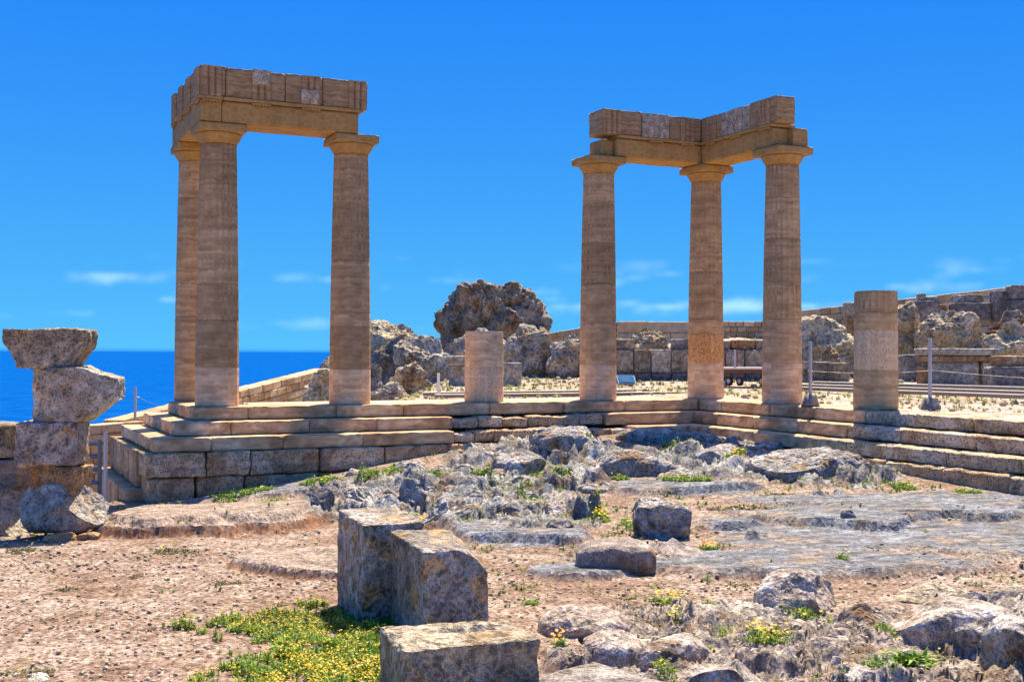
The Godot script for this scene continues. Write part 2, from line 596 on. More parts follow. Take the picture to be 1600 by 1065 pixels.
# One drum of a shaft: radius from lower to upper, flat facets or shallow flutes, its base at y 0.
func drum_mesh(r0: float, r1: float, h: float, fluted: float, sd: int, rough := 0.003) -> ArrayMesh:
	var around := 120
	var mid := maxi(3, int(h / 0.12))
	var steps := [0.0, 0.011 / h]
	for k in range(1, mid):
		steps.append(float(k) / mid)
	steps.append_array([1.0 - 0.011 / h, 1.0])
	var rows := steps.size() - 1
	var v := PackedVector3Array()
	var ix := PackedInt32Array()
	var off := Vector3(sd * 3.7, sd * 1.3, -sd * 2.1)
	for j in rows + 1:
		var f: float = steps[j]
		var edge := 0.009 * (1.0 if j == 0 or j == rows else 0.0)
		for i in around:
			var a := TAU * i / around
			var u := fposmod(a / TAU * 20.0, 1.0) - 0.5
			var r := lerpf(r0, r1, f) - edge
			var facet := r * cos(PI / 20.0) / cos(u * TAU / 20.0)
			var flute := r - 0.028 * (1.0 - pow(absf(u) * 2.0, 2.0))
			r = lerpf(facet, flute, fluted)
			var p := Vector3(cos(a) * r, f * h, sin(a) * r)
			var w := n_mid.get_noise_3dv(p * 1.2 + off)
			p += Vector3(cos(a), 0, sin(a)) * (minf(w, 0.0) * rough * 1.5 + n_fine.get_noise_3dv(p * 0.8 + off) * rough)
			if edge > 0.0:
				p -= Vector3(cos(a), 0, sin(a)) * maxf(0.0, n_fine.get_noise_3dv(p * 0.5 + off)) * 0.014
			v.append(p)
	for j in rows:
		for i in around:
			var a := j * around + i
			var b := j * around + (i + 1) % around
			ix.append_array(PackedInt32Array([a, a + around, b, b, a + around, b + around]))
	var body := v.size()
	for top in 2:
		var centre := v.size()
		v.append(Vector3(0, h * top, 0))
		for i in around:
			v.append(v[(rows * around if top else 0) + i])
		for i in around:
			if top:
				ix.append_array(PackedInt32Array([centre, centre + 1 + (i + 1) % around, centre + 1 + i]))
			else:
				ix.append_array(PackedInt32Array([centre, centre + 1 + i, centre + 1 + (i + 1) % around]))
	return commit(v, ix)


# A turned shape: pairs of (radius, height) from below.
func lathe_mesh(profile: Array, around := 48) -> ArrayMesh:
	var v := PackedVector3Array()
	var ix := PackedInt32Array()
	for k in profile.size():
		for i in around:
			var a := TAU * i / around
			v.append(Vector3(cos(a) * profile[k].x, profile[k].y, sin(a) * profile[k].x))
	for k in profile.size() - 1:
		for i in around:
			var a := k * around + i
			var b := k * around + (i + 1) % around
			ix.append_array(PackedInt32Array([a, a + around, b, b, a + around, b + around]))
	return commit(v, ix)


# An outline (counter-clockwise, in x and y) pushed along z.
func prism_mesh(outline: PackedVector2Array, z0: float, z1: float) -> ArrayMesh:
	var v := PackedVector3Array()
	var ix := PackedInt32Array()
	var n := outline.size()
	for p in outline:
		v.append(Vector3(p.x, p.y, z0))
	for p in outline:
		v.append(Vector3(p.x, p.y, z1))
	for i in n:
		var j := (i + 1) % n
		ix.append_array(PackedInt32Array([i, j, n + j, i, n + j, n + i]))
	var tri := Geometry2D.triangulate_polygon(outline)
	for k in range(0, tri.size(), 3):
		var a := tri[k]
		var b := tri[k + 1]
		var c := tri[k + 2]
		if (outline[b] - outline[a]).cross(outline[c] - outline[a]) < 0.0:
			var s := b
			b = c
			c = s
		ix.append_array(PackedInt32Array([n + a, n + b, n + c, a, c, b]))
	return commit(v, ix, PackedColorArray(), true)


func rod_mesh(a: Vector3, b: Vector3, r: float, sides := 8) -> ArrayMesh:
	var d := (b - a).normalized()
	var x := d.cross(Vector3.UP if absf(d.y) < 0.9 else Vector3.RIGHT).normalized()
	var y := d.cross(x)
	var v := PackedVector3Array()
	var ix := PackedInt32Array()
	for e in [a, b]:
		for i in sides:
			var t := TAU * i / sides
			v.append(e + (x * cos(t) + y * sin(t)) * r)
	for i in sides:
		var j := (i + 1) % sides
		ix.append_array(PackedInt32Array([i, j, sides + j, i, sides + j, sides + i]))
	for i in range(1, sides - 1):
		ix.append_array(PackedInt32Array([0, i + 1, i, sides, sides + i, sides + i + 1]))
	return commit(v, ix, PackedColorArray(), false)


# ---------------------------------------------------------------- the lie of the land
var g_rock := 0.0
var g_slab := 0.0
var g_rough := 0.0
var g_ledge := 0.0
const ROCKY := [[-0.9, 16.4, 1.9, 3.9], [0.3, 13.6, 0.8, 1.6], [0.3, 17.8, 1.1, 2.6], [2.4, 19.4, 2.5, 2.0], [4.8, 18.9, 1.5, 2.5], [0.6, 20.6, 1.4, 1.3]]
const SLABS := [[0.1, 12.4, 0.8, 1.5], [2.3, 16.5, 1.3, 0.6], [3.7, 15.4, 1.0, 0.7], [4.4, 12.4, 2.9, 2.3], [2.3, 10.2, 1.7, 0.9], [6.0, 13.8, 3.0, 2.6], [0.55, 9.6, 0.45, 0.35], [-3.6, 18.4, 1.5, 1.4]]
const ROUGH := [[1.5, 7.3, 1.2, 1.3], [2.9, 7.4, 1.3, 1.0], [0.9, 6.5, 0.75, 0.7], [2.3, 5.6, 2.3, 1.1], [1.1, 10.6, 0.7, 0.6]]


func along(pts: Array, d: float) -> float:
	for k in pts.size() - 1:
		if d < pts[k + 1].x:
			return lerpf(pts[k].y, pts[k + 1].y, clampf((d - pts[k].x) / (pts[k + 1].x - pts[k].x), 0.0, 1.0))
	return pts[-1].y


var near_profile := [Vector2(0, -0.68), Vector2(5, -0.7), Vector2(8, -0.78), Vector2(12, -0.9), Vector2(16, -0.97), Vector2(20, -0.8), Vector2(23, -0.62), Vector2(30, -0.6)]
var far_profile := [Vector2(0, -0.68), Vector2(5, -0.7), Vector2(8, -0.8), Vector2(10, -0.87), Vector2(13, -1.05), Vector2(15, -1.2), Vector2(19, -1.5), Vector2(22, -1.65), Vector2(30, -1.8)]


func court_level(x: float, d: float) -> float:
	var w := pow(clampf((0.5 - x) / 6.0, 0.0, 1.0), 1.5)
	var h := lerpf(along(near_profile, d), along(far_profile, d), w)
	if x < -6.6:   # the edge of the cliff
		h -= pow(maxf(0.0, -6.6 - x), 1.5) * smoothstep(12.0, 15.5, d) * 1.4
	return h


func blob(list: Array, x: float, d: float, wob: float) -> float:
	var best := -9.0
	for e in list:
		var a: float = (x - e[0]) / e[2]
		var b: float = (d - e[1]) / e[3]
		best = maxf(best, 1.0 - sqrt(a * a + b * b))
	return smoothstep(0.0, 0.22, best + wob)


func ground_at(x: float, d: float) -> float:
	var h := court_level(x, d)
	var p := Vector3(x, 0.0, d)
	var a := n_big.get_noise_3dv(p * 1.1)
	var b := n_mid.get_noise_3dv(p * 0.8)
	var wob := a * 0.34 + b * 0.16
	g_rock = blob(ROCKY, x, d, wob)
	g_slab = blob(SLABS, x, d, wob) * (1.0 - g_rock * 0.8)
	g_rough = blob(ROUGH, x, d, wob)
	g_ledge = 0.0
	var soil := b * 0.022 + a * 0.03 + n_fine.get_noise_3dv(p) * 0.007
	var up := soil
	if g_rock > 0.0:
		var q1 := Vector3(x * 0.85, 0.0, d * 0.7)
		var q2 := Vector3(x * 2.3 + 4.0, 0.0, d * 1.9 + 4.0)
		var crack := smoothstep(0.0, 0.30, n_joint.get_noise_3dv(q1) + 1.0)
		var crack2 := smoothstep(0.0, 0.38, n_joint.get_noise_3dv(q2) + 1.0)
		var rdg := n_ridge.get_noise_3dv(p * 1.3)
		var fine := n_ridge.get_noise_3dv(p * 3.7 + Vector3(5, 5, 5))
		up += g_rock * (n_clod.get_noise_3dv(q1) * 0.15 * crack + n_clod.get_noise_3dv(q2) * 0.055 * crack2 + (crack - 1.0) * 0.08 + (crack2 - 1.0) * 0.035 + a * 0.16 - rdg * 0.06 + fine * 0.022 - clampf(-n_cell.get_noise_3dv(p) - 0.5, 0.0, 0.5) * 0.05 + 0.10)
	if g_slab > 0.0:
		var w := (x * -0.42 + d * 0.9) * 0.30 + a * 0.55 + b * 0.05
		var step := w - floorf(w)
		up = lerpf(up, 0.02 + a * 0.06 + (smoothstep(0.0, 0.035, step) - step) * 0.10 - n_ridge.get_noise_3dv(Vector3((x * 0.9 + d * 0.42) * 0.5, 0, (d * 0.9 - x * 0.42) * 1.7)) * 0.016, g_slab * 0.92)
	if g_rough > 0.0:
		var q3 := Vector3(x * 0.9 + 3.0, 0.0, d * 0.8 + 8.0)
		var crack := smoothstep(0.0, 0.2, n_joint.get_noise_3dv(q3) + 1.0)
		var lumps := n_ridge.get_noise_3dv(p * 0.8 + Vector3(9, 0, 2))
		var small := n_ridge.get_noise_3dv(p * 3.2)
		up += g_rough * (n_clod.get_noise_3dv(q3) * 0.06 * crack + (crack - 1.0) * 0.08 - lumps * 0.085 - small * 0.018 + a * 0.05 - clampf(-n_cell.get_noise_3dv(p * 1.2) - 0.45, 0.0, 0.5) * 0.14 + n_ridge.get_noise_3dv(p * 7.0) * 0.007 + 0.06)
	# two shallow ledges of layered rock in the earth
	var e1 := sqrt(pow((x + 3.35) / 1.32, 2.0) + pow((d - 13.9) / 1.85, 2.0)) + a * 0.12 + b * 0.10 + n_fine.get_noise_3dv(p) * 0.015
	var l1 := clampf((16.3 - d) / 2.2, 0.0, 1.0) * clampf((x + 5.6) / 1.2, 0.0, 1.0)
	var top := (smoothstep(1.06, 0.97, e1) * 0.6 + smoothstep(0.93, 0.87, e1 + b * 0.08) * 0.4) * l1
	up += top * 0.2
	var e2 := sqrt(pow((x + 1.35) / 1.05, 2.0) + pow((d - 10.3) / 0.95, 2.0)) + a * 0.16 + b * 0.07
	var top2 := smoothstep(1.05, 0.95, e2) * clampf((11.4 - d) / 1.0, 0.0, 1.0)
	up += top2 * 0.085
	g_ledge = maxf(top, top2)
	# rock is cut back where the steps stand
	var q := Vector2(x, d) - CORNER
	var s := q.dot(U)
	var t := q.dot(V)
	var clear := minf(t - 1.35, -s - 1.35)
	if s > -12.2:
		up *= smoothstep(-0.1, 0.7, clear)
		if clear < -0.05:
			h = minf(h, -0.78)
	return h + up


func ground_color(x: float, d: float) -> Color:
	var p := Vector3(x, 0.0, d)
	var a := n_big.get_noise_3dv(p * 1.7 + Vector3(40, 0, 0))
	var b := n_mid.get_noise_3dv(p * 1.1 + Vector3(0, 0, 30))
	var f := n_fine.get_noise_3dv(p * 1.5)
	var col := Color(0.40, 0.285, 0.20).lerp(Color(0.60, 0.51, 0.42), smoothstep(-0.3, 0.5, a + b * 0.6 + f * 0.9))
	if d < 9.0 and x < 0.3:
		col = col.lerp(Color(0.58, 0.48, 0.41), 0.45 * smoothstep(9.0, 6.5, d) * (0.6 + b))
	if g_ledge > 0.0:
		col = col.lerp(Color(0.60, 0.46, 0.35) if g_ledge > 0.55 else Color(0.46, 0.235, 0.115), 0.75)
	if g_slab > 0.0:
		var sc := Color(0.27, 0.28, 0.30).lerp(Color(0.50, 0.40, 0.31), smoothstep(0.05, 0.4, a * 0.8 + b * 0.7))
		sc = sc.lerp(Color(0.48, 0.50, 0.53), smoothstep(0.05, 0.4, -a + f * 0.5 - b * 0.4) * 0.7)
		var vein := n_mid.get_noise_3dv(Vector3((x * 0.9 + d * 0.42) * 0.5, 4, (d * 0.9 - x * 0.42) * 2.6))
		sc = sc.lerp(Color(0.17, 0.145, 0.12), smoothstep(0.18, 0.45, vein + f * 0.2) * 0.75)
		col = col.lerp(sc, g_slab)
	if g_rough > 0.0:
		col = col.lerp(hue(1, p) * 0.85, g_rough * 0.9)
	if g_rock > 0.0:
		col = col.lerp(hue(0, p) * Color(0.74, 0.76, 0.79), g_rock * smoothstep(-0.55, 0.1, a + b + 0.35))
	return col * Color(0.90, 0.925, 0.94) * (0.93 + f * 0.30)


func terrace_level(x: float, d: float) -> float:
	var q := Vector2(x, d) - CORNER
	var s := q.dot(U)
	var t := q.dot(V)
	var p := Vector3(x, 0, d)
	var h := -0.02 + smoothstep(24.0, 33.5, d) * lerpf(0.08, 0.3, clampf((x - 1.6) / 2.0, 0.0, 1.0))
	var high := lerpf(0.1, 1.0, clampf((x - 2.6) / 1.6, 0.0, 1.0)) + 0.95 * clampf((x - 8.5) / 3.5, 0.0, 1.0)
	var hill := smoothstep(33.0, 39.0, d - maxf(0.0, x - 9.0) * 0.4) * high
	h -= smoothstep(-1.6, -4.2, x) * (0.12 + 0.06 * maxf(0.0, d - 22.0)) * smoothstep(40.0, 34.0, d)
	h += hill + n_big.get_noise_3dv(p * 0.6) * 0.25 * hill + n_mid.get_noise_3dv(p * 0.5) * 0.008
	h -= smoothstep(46.0, 60.0, d) * 3.0
	var wall_x := lerpf(-8.6, -5.9, clampf((d - 26.0) / 9.0, 0.0, 1.6))
	var beyond := wall_x + 0.3 - x
	if d > 22.0:
		h -= smoothstep(29.0, 22.0, d) * smoothstep(-5.0, -8.0, x) * 1.2
	if beyond > 0.0 and d > 21.0:
		h -= pow(beyond, 1.4) * 2.0
	if s < -10.9:
		h -= 1.2
	if (t > 0.05 and s < -0.05) or s < -11.4:
		h = minf(h, -1.9)
	return h


func make_ground() -> void:
	var cols := 760
	var rows := 560
	var v := PackedVector3Array()
	var c := PackedColorArray()
	v.resize((cols + 1) * (rows + 1))
	c.resize((cols + 1) * (rows + 1))
	var hard := PackedByteArray()
	hard.resize((cols + 1) * (rows + 1))
	var k := 0
	for j in rows + 1:
		var d := 3.6 * pow(26.5 / 3.6, float(j) / rows)
		for i in cols + 1:
			var x := (float(i) / cols - 0.5) * 1.16 * d
			v[k] = Vector3(x, ground_at(x, d), -d)
			c[k] = ground_color(x, d)
			hard[k] = 1 if g_slab + g_rock + g_rough + g_ledge > 0.5 else 0
			k += 1
	for which in 2:
		var to := PackedInt32Array()
		to.resize(v.size())
		to.fill(-1)
		var v2 := PackedVector3Array()
		var c2 := PackedColorArray()
		var ix := PackedInt32Array()
		for j in rows:
			for i in cols:
				var a := j * (cols + 1) + i
				if hard[a] != which:
					continue
				for q in [a, a + 1, a + cols + 2, a + cols + 1]:
					if to[q] < 0:
						to[q] = v2.size()
						v2.append(v[q])
						c2.append(c[q])
				var d0 := to[a]
				var d1 := to[a + 1]
				var d2 := to[a + cols + 2]
				var d3 := to[a + cols + 1]
				ix.append_array(PackedInt32Array([d0, d1, d2, d0, d2, d3]))
		setting(["ground", "bedrock"][which], commit(v2, ix, c2), M[["ground", "bedrock"][which]])
	setting("hilltop_terrain", sheet(-24.0, 36.0, -46.0, 27.0, 0.5, func(x: float, d: float) -> float: return (court_level(x, d) if d > 0.0 else -0.68) - (0.45 if d > 3.4 and absf(x) < d * 0.6 else 0.03), Color(0.98, 0.80, 0.58)), M.ground)
	setting("terrace_ground", sheet(-13.0, 26.0, 12.0, 62.0, 0.22, terrace_level, Color(0, 0, 0)), M.ground)


func sheet(x0: float, x1: float, d0: float, d1: float, cell: float, level, flat_color: Color) -> ArrayMesh:
	var cols := int((x1 - x0) / cell)
	var rows := int((d1 - d0) / cell)
	var v := PackedVector3Array()
	var c := PackedColorArray()
	var ix := PackedInt32Array()
	for j in rows + 1:
		for i in cols + 1:
			var x := x0 + i * cell
			var d := d0 + j * cell
			v.append(Vector3(x, level.call(x, d), -d))
			if flat_color.r > 0.0:
				c.append(flat_color)
			else:
				var p := Vector3(x, 0, d)
				var a := n_big.get_noise_3dv(p)
				var b := n_mid.get_noise_3dv(p * 0.7)
				var col := Color(0.76, 0.71, 0.65).lerp(Color(0.58, 0.48, 0.34), smoothstep(0.0, 0.4, a + b))
				col = col.lerp(Color(0.42, 0.37, 0.15), smoothstep(0.0, 0.35, b - a * 0.6) * smoothstep(24.0, 27.0, d) * 0.8)
				c.append(col.lerp(hue(0, p * 0.4), smoothstep(34.0, 37.0, d) * smoothstep(-0.3, 0.1, a + b + 0.1)))
	for j in rows:
		for i in cols:
			var a := j * (cols + 1) + i
			ix.append_array(PackedInt32Array([a, a + 1, a + cols + 2, a, a + cols + 2, a + cols + 1]))
	return commit(v, ix, c)


func make_sea() -> void:
	var v := PackedVector3Array()
	var ix := PackedInt32Array()
	var rings := [60.0, 120.0, 300.0, 900.0, 3000.0, 10000.0, 42000.0]
	v.append(Vector3(0, -42, 0))
	for r in rings:
		for i in 72:
			v.append(Vector3(cos(TAU * i / 72.0) * r, -42, sin(TAU * i / 72.0) * r))
	for i in 72:
		ix.append_array(PackedInt32Array([0, 1 + (i + 1) % 72, 1 + i]))
	for k in rings.size() - 1:
		for i in 72:
			var a := 1 + k * 72 + i
			var b := 1 + k * 72 + (i + 1) % 72
			ix.append_array(PackedInt32Array([a, b, b + 72, a, b + 72, a + 72]))
	setting("sea", commit(v, ix), M.sea)


# ---------------------------------------------------------------- the stepped platform
func make_platform() -> void:
	var o := thing("stepped_platform", "stepped stone platform of three steps on rough foundation blocks, carrying the columns", "steps", site(0, 0), TURN)
	var front := [0.5, 0.88, 1.28]
	var top := [0.0, -0.235, -0.47]
	var rise := 0.235
	var sd := 100
	# the long front, from the outer corner to the inner corner
	for k in 3:
		var s0: float = -10.4 - front[k]
		var s1: float = -front[k]
		var deep := 0.85 if k == 0 else 0.56
		var at := s0
		rng.seed = 40 + k
		while at < s1 - 0.02:
			var l := rng.randf_range(1.15, 1.75) if at > s0 else 0.95
			if s1 - at - l < 0.5:
				l = s1 - at
			var mid := at + l * 0.5
			sd += 1
			var gone := (k == 1 and mid > -5.95 and mid < -3.5) or (k == 2 and mid > -5.95 and mid < -3.2)
			if not gone:
				var worn := k == 2 and mid > -2.2
				var m := block_mesh(Vector3(l - 0.006, rise - 0.004, deep), Vector3i(14, 5, 6), 0.022 if worn else 0.012, 2.0, 0.012 if worn else 0.007, sd, 9)
				part("step_block", m, M["step_stone_%d" % (rng.randi() % 5)], o, Vector3(mid, top[k] - rise, front[k] - deep * 0.5))
			else:
				# the dressed step is lost here: eroded rubble lies in its place
				var n := 3
				for q in n:
					var w := l / n
					var hh := rise * (rng.randf_range(0.7, 0.98))
					var dp := deep * rng.randf_range(0.85, 0.97)
					part("worn_step_stone", block_mesh(Vector3(w * 0.98, hh, dp), Vector3i(10, 6, 8), 0.06, 1.4, 0.045, sd * 10 + q, 8), M.worn_step, o, Vector3(at + w * (q + 0.5), top[k] - rise, front[k] - deep * 0.5 - rng.randf_range(0.0, 0.05)))
			at += l
	# the return at the outer corner
	for k in 3:
		var t0: float = [-2.2, -2.7, -2.85][k]
		var t1: float = front[k] - (0.85 if k == 0 else 0.56) - 0.002
		var wide := 0.85 if k == 0 else 0.56
		var at := t0
		rng.seed = 60 + k
		while at < t1 - 0.02:
			var l := rng.randf_range(0.9, 1.4)
			if t1 - at - l < 0.5:
				l = t1 - at
			sd += 1
			part("step_block", block_mesh(Vector3(wide, rise - 0.004, l - 0.006), Vector3i(6, 5, 12), 0.012, 2.0, 0.007, sd, 9), M["step_stone_%d" % (rng.randi() % 5)], o, Vector3(-10.4 - front[k] + wide * 0.5, top[k] - rise, at + l * 0.5))
			at += l
	# the wing that comes forward
	for k in 3:
		var t0: float = front[k] - (0.85 if k == 0 else 0.56)
		if k == 0:
			t0 = -0.35
		var deep := 0.85 if k == 0 else 0.56
		var at := t0
		rng.seed = 80 + k
		while at < 11.6:
			var l := rng.randf_range(1.1, 1.7)
			var mid := at + l * 0.5
			sd += 1
			var worn := mid > (6.0 if k < 2 else 5.6)
			var m: ArrayMesh
			if worn:
				m = block_mesh(Vector3(deep, rise - 0.006, l - 0.01), Vector3i(10, 7, 22), 0.028, 2.2, 0.024, sd, 8)
			else:
				m = block_mesh(Vector3(deep, rise - 0.004, l - 0.006), Vector3i(6, 5, 14), 0.013, 2.0, 0.008, sd, 9)
			part("step_block", m, M.worn_step if worn else M["step_stone_%d" % (rng.randi() % 5)], o, Vector3(-front[k] + deep * 0.5, top[k] - rise, mid))
			at += l
	# rough courses under the front
	var at := -11.82
	rng.seed = 90
	var cuts := [0.98, 0.74, 1.2, 1.18, 1.2, 1.22, 0.5]
	for l in cuts:
		sd += 1
		var hh := 0.41
		part("foundation_block", block_mesh(Vector3(l - 0.012, hh, 0.9), Vector3i(20, 9, 8), 0.032, 2.2, 0.024, sd, 8), M.foundation_block, o, Vector3(at + l * 0.5, -0.707 - hh, 1.37 - 0.45 + rng.randf_range(-0.02, 0.02)))
		at += l
	at = -11.78
	for l in [0.78, 0.8, 1.3, 1.2, 1.3]:
		sd += 1
		part("foundation_block", block_mesh(Vector3(l - 0.012, 0.42, 0.85), Vector3i(18, 8, 7), 0.035, 2.2, 0.024, sd, 8), M.foundation_block, o, Vector3(at + l * 0.5, -1.12 - 0.42, 1.36 - 0.43))
		at += l
	# the flank that looks out to sea
	for k in 2:
		var tt := -3.3 - k * 0.25
		var face: float = [-11.82, -12.02][k]
		while tt < 0.3:
			sd += 1
			part("flank_block", block_mesh(Vector3(0.5 + 0.03 * (sd % 2), 0.62, 0.515), Vector3i(5, 7, 5), 0.012, 1.0, 0.005, sd), M[["banded_stone_0", "banded_stone_3", "banded_stone_1"][sd % 3]], o, Vector3(face + 0.25 - 0.003 * k, [-0.72, -1.35][k] - 0.62, tt + 0.27))
			tt += 0.54
	# a rough course under the forward part of the wing
	at = 5.7
	while at < 11.6:
		var l := rng.randf_range(1.1, 1.5)
		sd += 1
		part("foundation_block", block_mesh(Vector3(0.62, 0.33, l - 0.015), Vector3i(10, 8, 22), 0.045, 2.0, 0.035, sd, 8), M.foundation_block, o, Vector3(-1.42 + 0.31 - rng.randf_range(0.0, 0.03), -0.71 - 0.33, at + l * 0.5))
		at += l
	# paving behind the step edge
	for k in 14:
		sd += 1
		var s := -9.2 + k * 0.98
		if s > -0.6:
			continue
		part("paving_slab", block_mesh(Vector3(0.96, 0.14, 0.8), Vector3i(5, 3, 5), 0.012, 1.2, 0.006, sd), M["step_stone_%d" % (k % 5)], o, Vector3(s, -0.142, -0.76))


# ---------------------------------------------------------------- columns and beams
func shaft_radius(y: float) -> float:
	var f := clampf(y / 4.62, 0.0, 1.0)
	return lerpf(0.386, 0.318, f) + 0.010 * sin(f * PI)


func make_column(label: String, at: Vector3, heights: Array, skins: Array, capital: bool, group: String, fluted_from := 1.9) -> void:
	var o := thing("column" if capital else "column_stump", label, "column", at, TURN, group)
	var y := 0.0
	for k in heights.size():
		var h: float = heights[k]
		var rough := 0.010 if skins[k] == "orange_drum" or skins[k] == "pink_drum" else 0.0014
		var grow := 1.012 if skins[k] == "orange_drum" else 1.0
		part("drum", drum_mesh(shaft_radius(y) * grow, shaft_radius(y + h) * grow, h - 0.001, 1.0 if y > fluted_from else 0.12, int(at.x * 31.0) + k, rough), M[skins[k]], o, Vector3(0, y, 0))
		y += h
	if capital:
		part("echinus", lathe_mesh([Vector2(0.0, 0.0), Vector2(0.318, 0.0), Vector2(0.322, 0.022), Vector2(0.330, 0.026), Vector2(0.332, 0.038), Vector2(0.342, 0.042), Vector2(0.365, 0.085), Vector2(0.392, 0.130), Vector2(0.405, 0.160), Vector2(0.406, 0.178), Vector2(0.395, 0.189), Vector2(0.0, 0.189)], 64), M.ochre_block, o, Vector3(0, y, 0))
		part("abacus", block_mesh(Vector3(0.83, 0.152, 0.83), Vector3i(8, 4, 8), 0.010, 1.4, 0.003, int(at.x * 17.0) + 300), M.ochre_block, o, Vector3(0, y + 0.189, 0))


func make_columns() -> void:
	var b := ["banded_stone_0", "banded_stone_1", "banded_stone_2", "banded_stone_3", "banded_stone_4"]
	var shaft := "fluted stone columns of the ruined colonnade"
	make_column("front corner column nearest the sea, with a pale bottom drum, under the beam corner", site(-10.4, 0), [0.68, 0.82, 0.66, 0.96, 0.78, 0.72], [b[2], b[3], b[1], b[0], b[1], b[3]], true, shaft, 1.45)
	make_column("banded column under the free beam end of the seaward pair, a pale drum below mid height", site(-7.947, 0), [0.64, 0.78, 0.26, 0.96, 1.02, 0.96], [b[2], b[3], b[0], b[1], b[3], b[1]], true, shaft, 1.7)
	make_column("column half hidden behind the corner column nearest the sea", site(-10.4, -2.2), [0.72, 0.9, 0.7, 0.9, 0.7, 0.7], [b[4], b[1], b[0], b[4], b[1], b[0]], true, shaft, 1.6)
	make_column("column at the free beam end beside the great boulder", site(-2.65, 0), [0.72, 0.88, 0.75, 0.85, 0.8, 0.62], [b[2], b[0], b[1], b[3], b[1], b[0]], true, shaft, 1.6)
	make_column("inner corner column with a rough orange drum in its lower part", site(0, 0), [0.76, 0.62, 0.3, 1.02, 1.0, 0.92], [b[2], "orange_drum", b[4], b[1], b[4], b[1]], true, shaft, 1.6)
	make_column("column standing forward on the wing steps beside the short stump", site(0, 2.6), [0.78, 0.84, 0.66, 0.92, 0.78, 0.64], [b[2], b[0], b[4], b[1], b[0], b[1]], true, shaft, 1.55)
	make_column("short two-drum column stump before the great boulder", site(-5.22, 0.02), [0.67, 0.70], ["pink_drum", b[2]], false, "column stumps", 9.0)
	make_column("taller four-drum column stump on the wing steps with a pitted middle drum", site(0, 5.2), [0.68, 0.70, 0.30, 0.38], [b[0], "pink_drum", b[4], b[1]], false, "column stumps", 1.4)


func triglyph_mesh(w: float, h: float, d: float) -> ArrayMesh:
	# three bars with two sharp grooves and chamfered outer edges under a plain band, back at z 0
	var x := w * 0.5
	var g := w / 9.0
	var prof := PackedVector2Array([Vector2(-x, 0), Vector2(x, 0), Vector2(x, d * 0.4), Vector2(x - g * 0.6, d)])
	for q in [2, 0]:
		var c := 0.0
		c = x - w / 3.0 if q == 2 else -x + w / 3.0
		prof.append(Vector2(c + g * 0.8, d))
		prof.append(Vector2(c, d * 0.15))
		prof.append(Vector2(c - g * 0.8, d))
	prof.append(Vector2(-x + g * 0.6, d))
	prof.append(Vector2(-x, d * 0.4))
	var m := prism_mesh(prof, 0.0, h)
	# the prism runs along z; stand it up
	var st := SurfaceTool.new()
	st.append_from(m, 0, Transform3D(Basis(Vector3(-1, 0, 0), Vector3(0, 0, 1), Vector3(0, 1, 0)), Vector3.ZERO))
	return st.commit()


# A run of entablature pieces on one face. origin: a node-local point at the face's start, dir: local direction along it, out: local outward direction.
func dress_face(o: Node3D, start: Vector3, turn: float, centres: Array, frieze_h: float, skins: Array, span := Vector2(-9, 9)) -> void:
	var tri := triglyph_mesh(0.34, frieze_h, 0.048)
	var reg := bevel_mesh(Vector3(0.34, 0.032, 0.045), 0.004)
	var gut := lathe_mesh([Vector2(0.0, 0.0), Vector2(0.020, 0.0), Vector2(0.013, 0.03), Vector2(0.0, 0.03)], 10)
	var b := Basis(Vector3.UP, turn)
	for k in centres.size():
		var c: float = centres[k]
		part("triglyph", tri, M[skins[k]], o, start + b * Vector3(c, 0.452, 0.0), Vector3(0, turn, 0))
		if c < span.x or c > span.y:
			continue
		var r := part("regula", reg, M.ochre_block, o, start + b * Vector3(c, 0.355, 0.0215), Vector3(0, turn, 0))
		for q in 6:
			part("gutta", gut, M.ochre_block, r, Vector3(-0.14 + 0.056 * q, -0.029, 0.001))


func beam(o: Node3D, called: String, s0: float, s1: float, t0: float, t1: float, y0: float, y1: float, skin: String, sd: int, r := 0.012, wob := 0.004) -> void:
	part(called, block_mesh(Vector3(s1 - s0, y1 - y0, t1 - t0), Vector3i(12, 6, 6), r, 1.5, wob, sd), M[skin], o, Vector3((s0 + s1) * 0.5, y0, (t0 + t1) * 0.5))


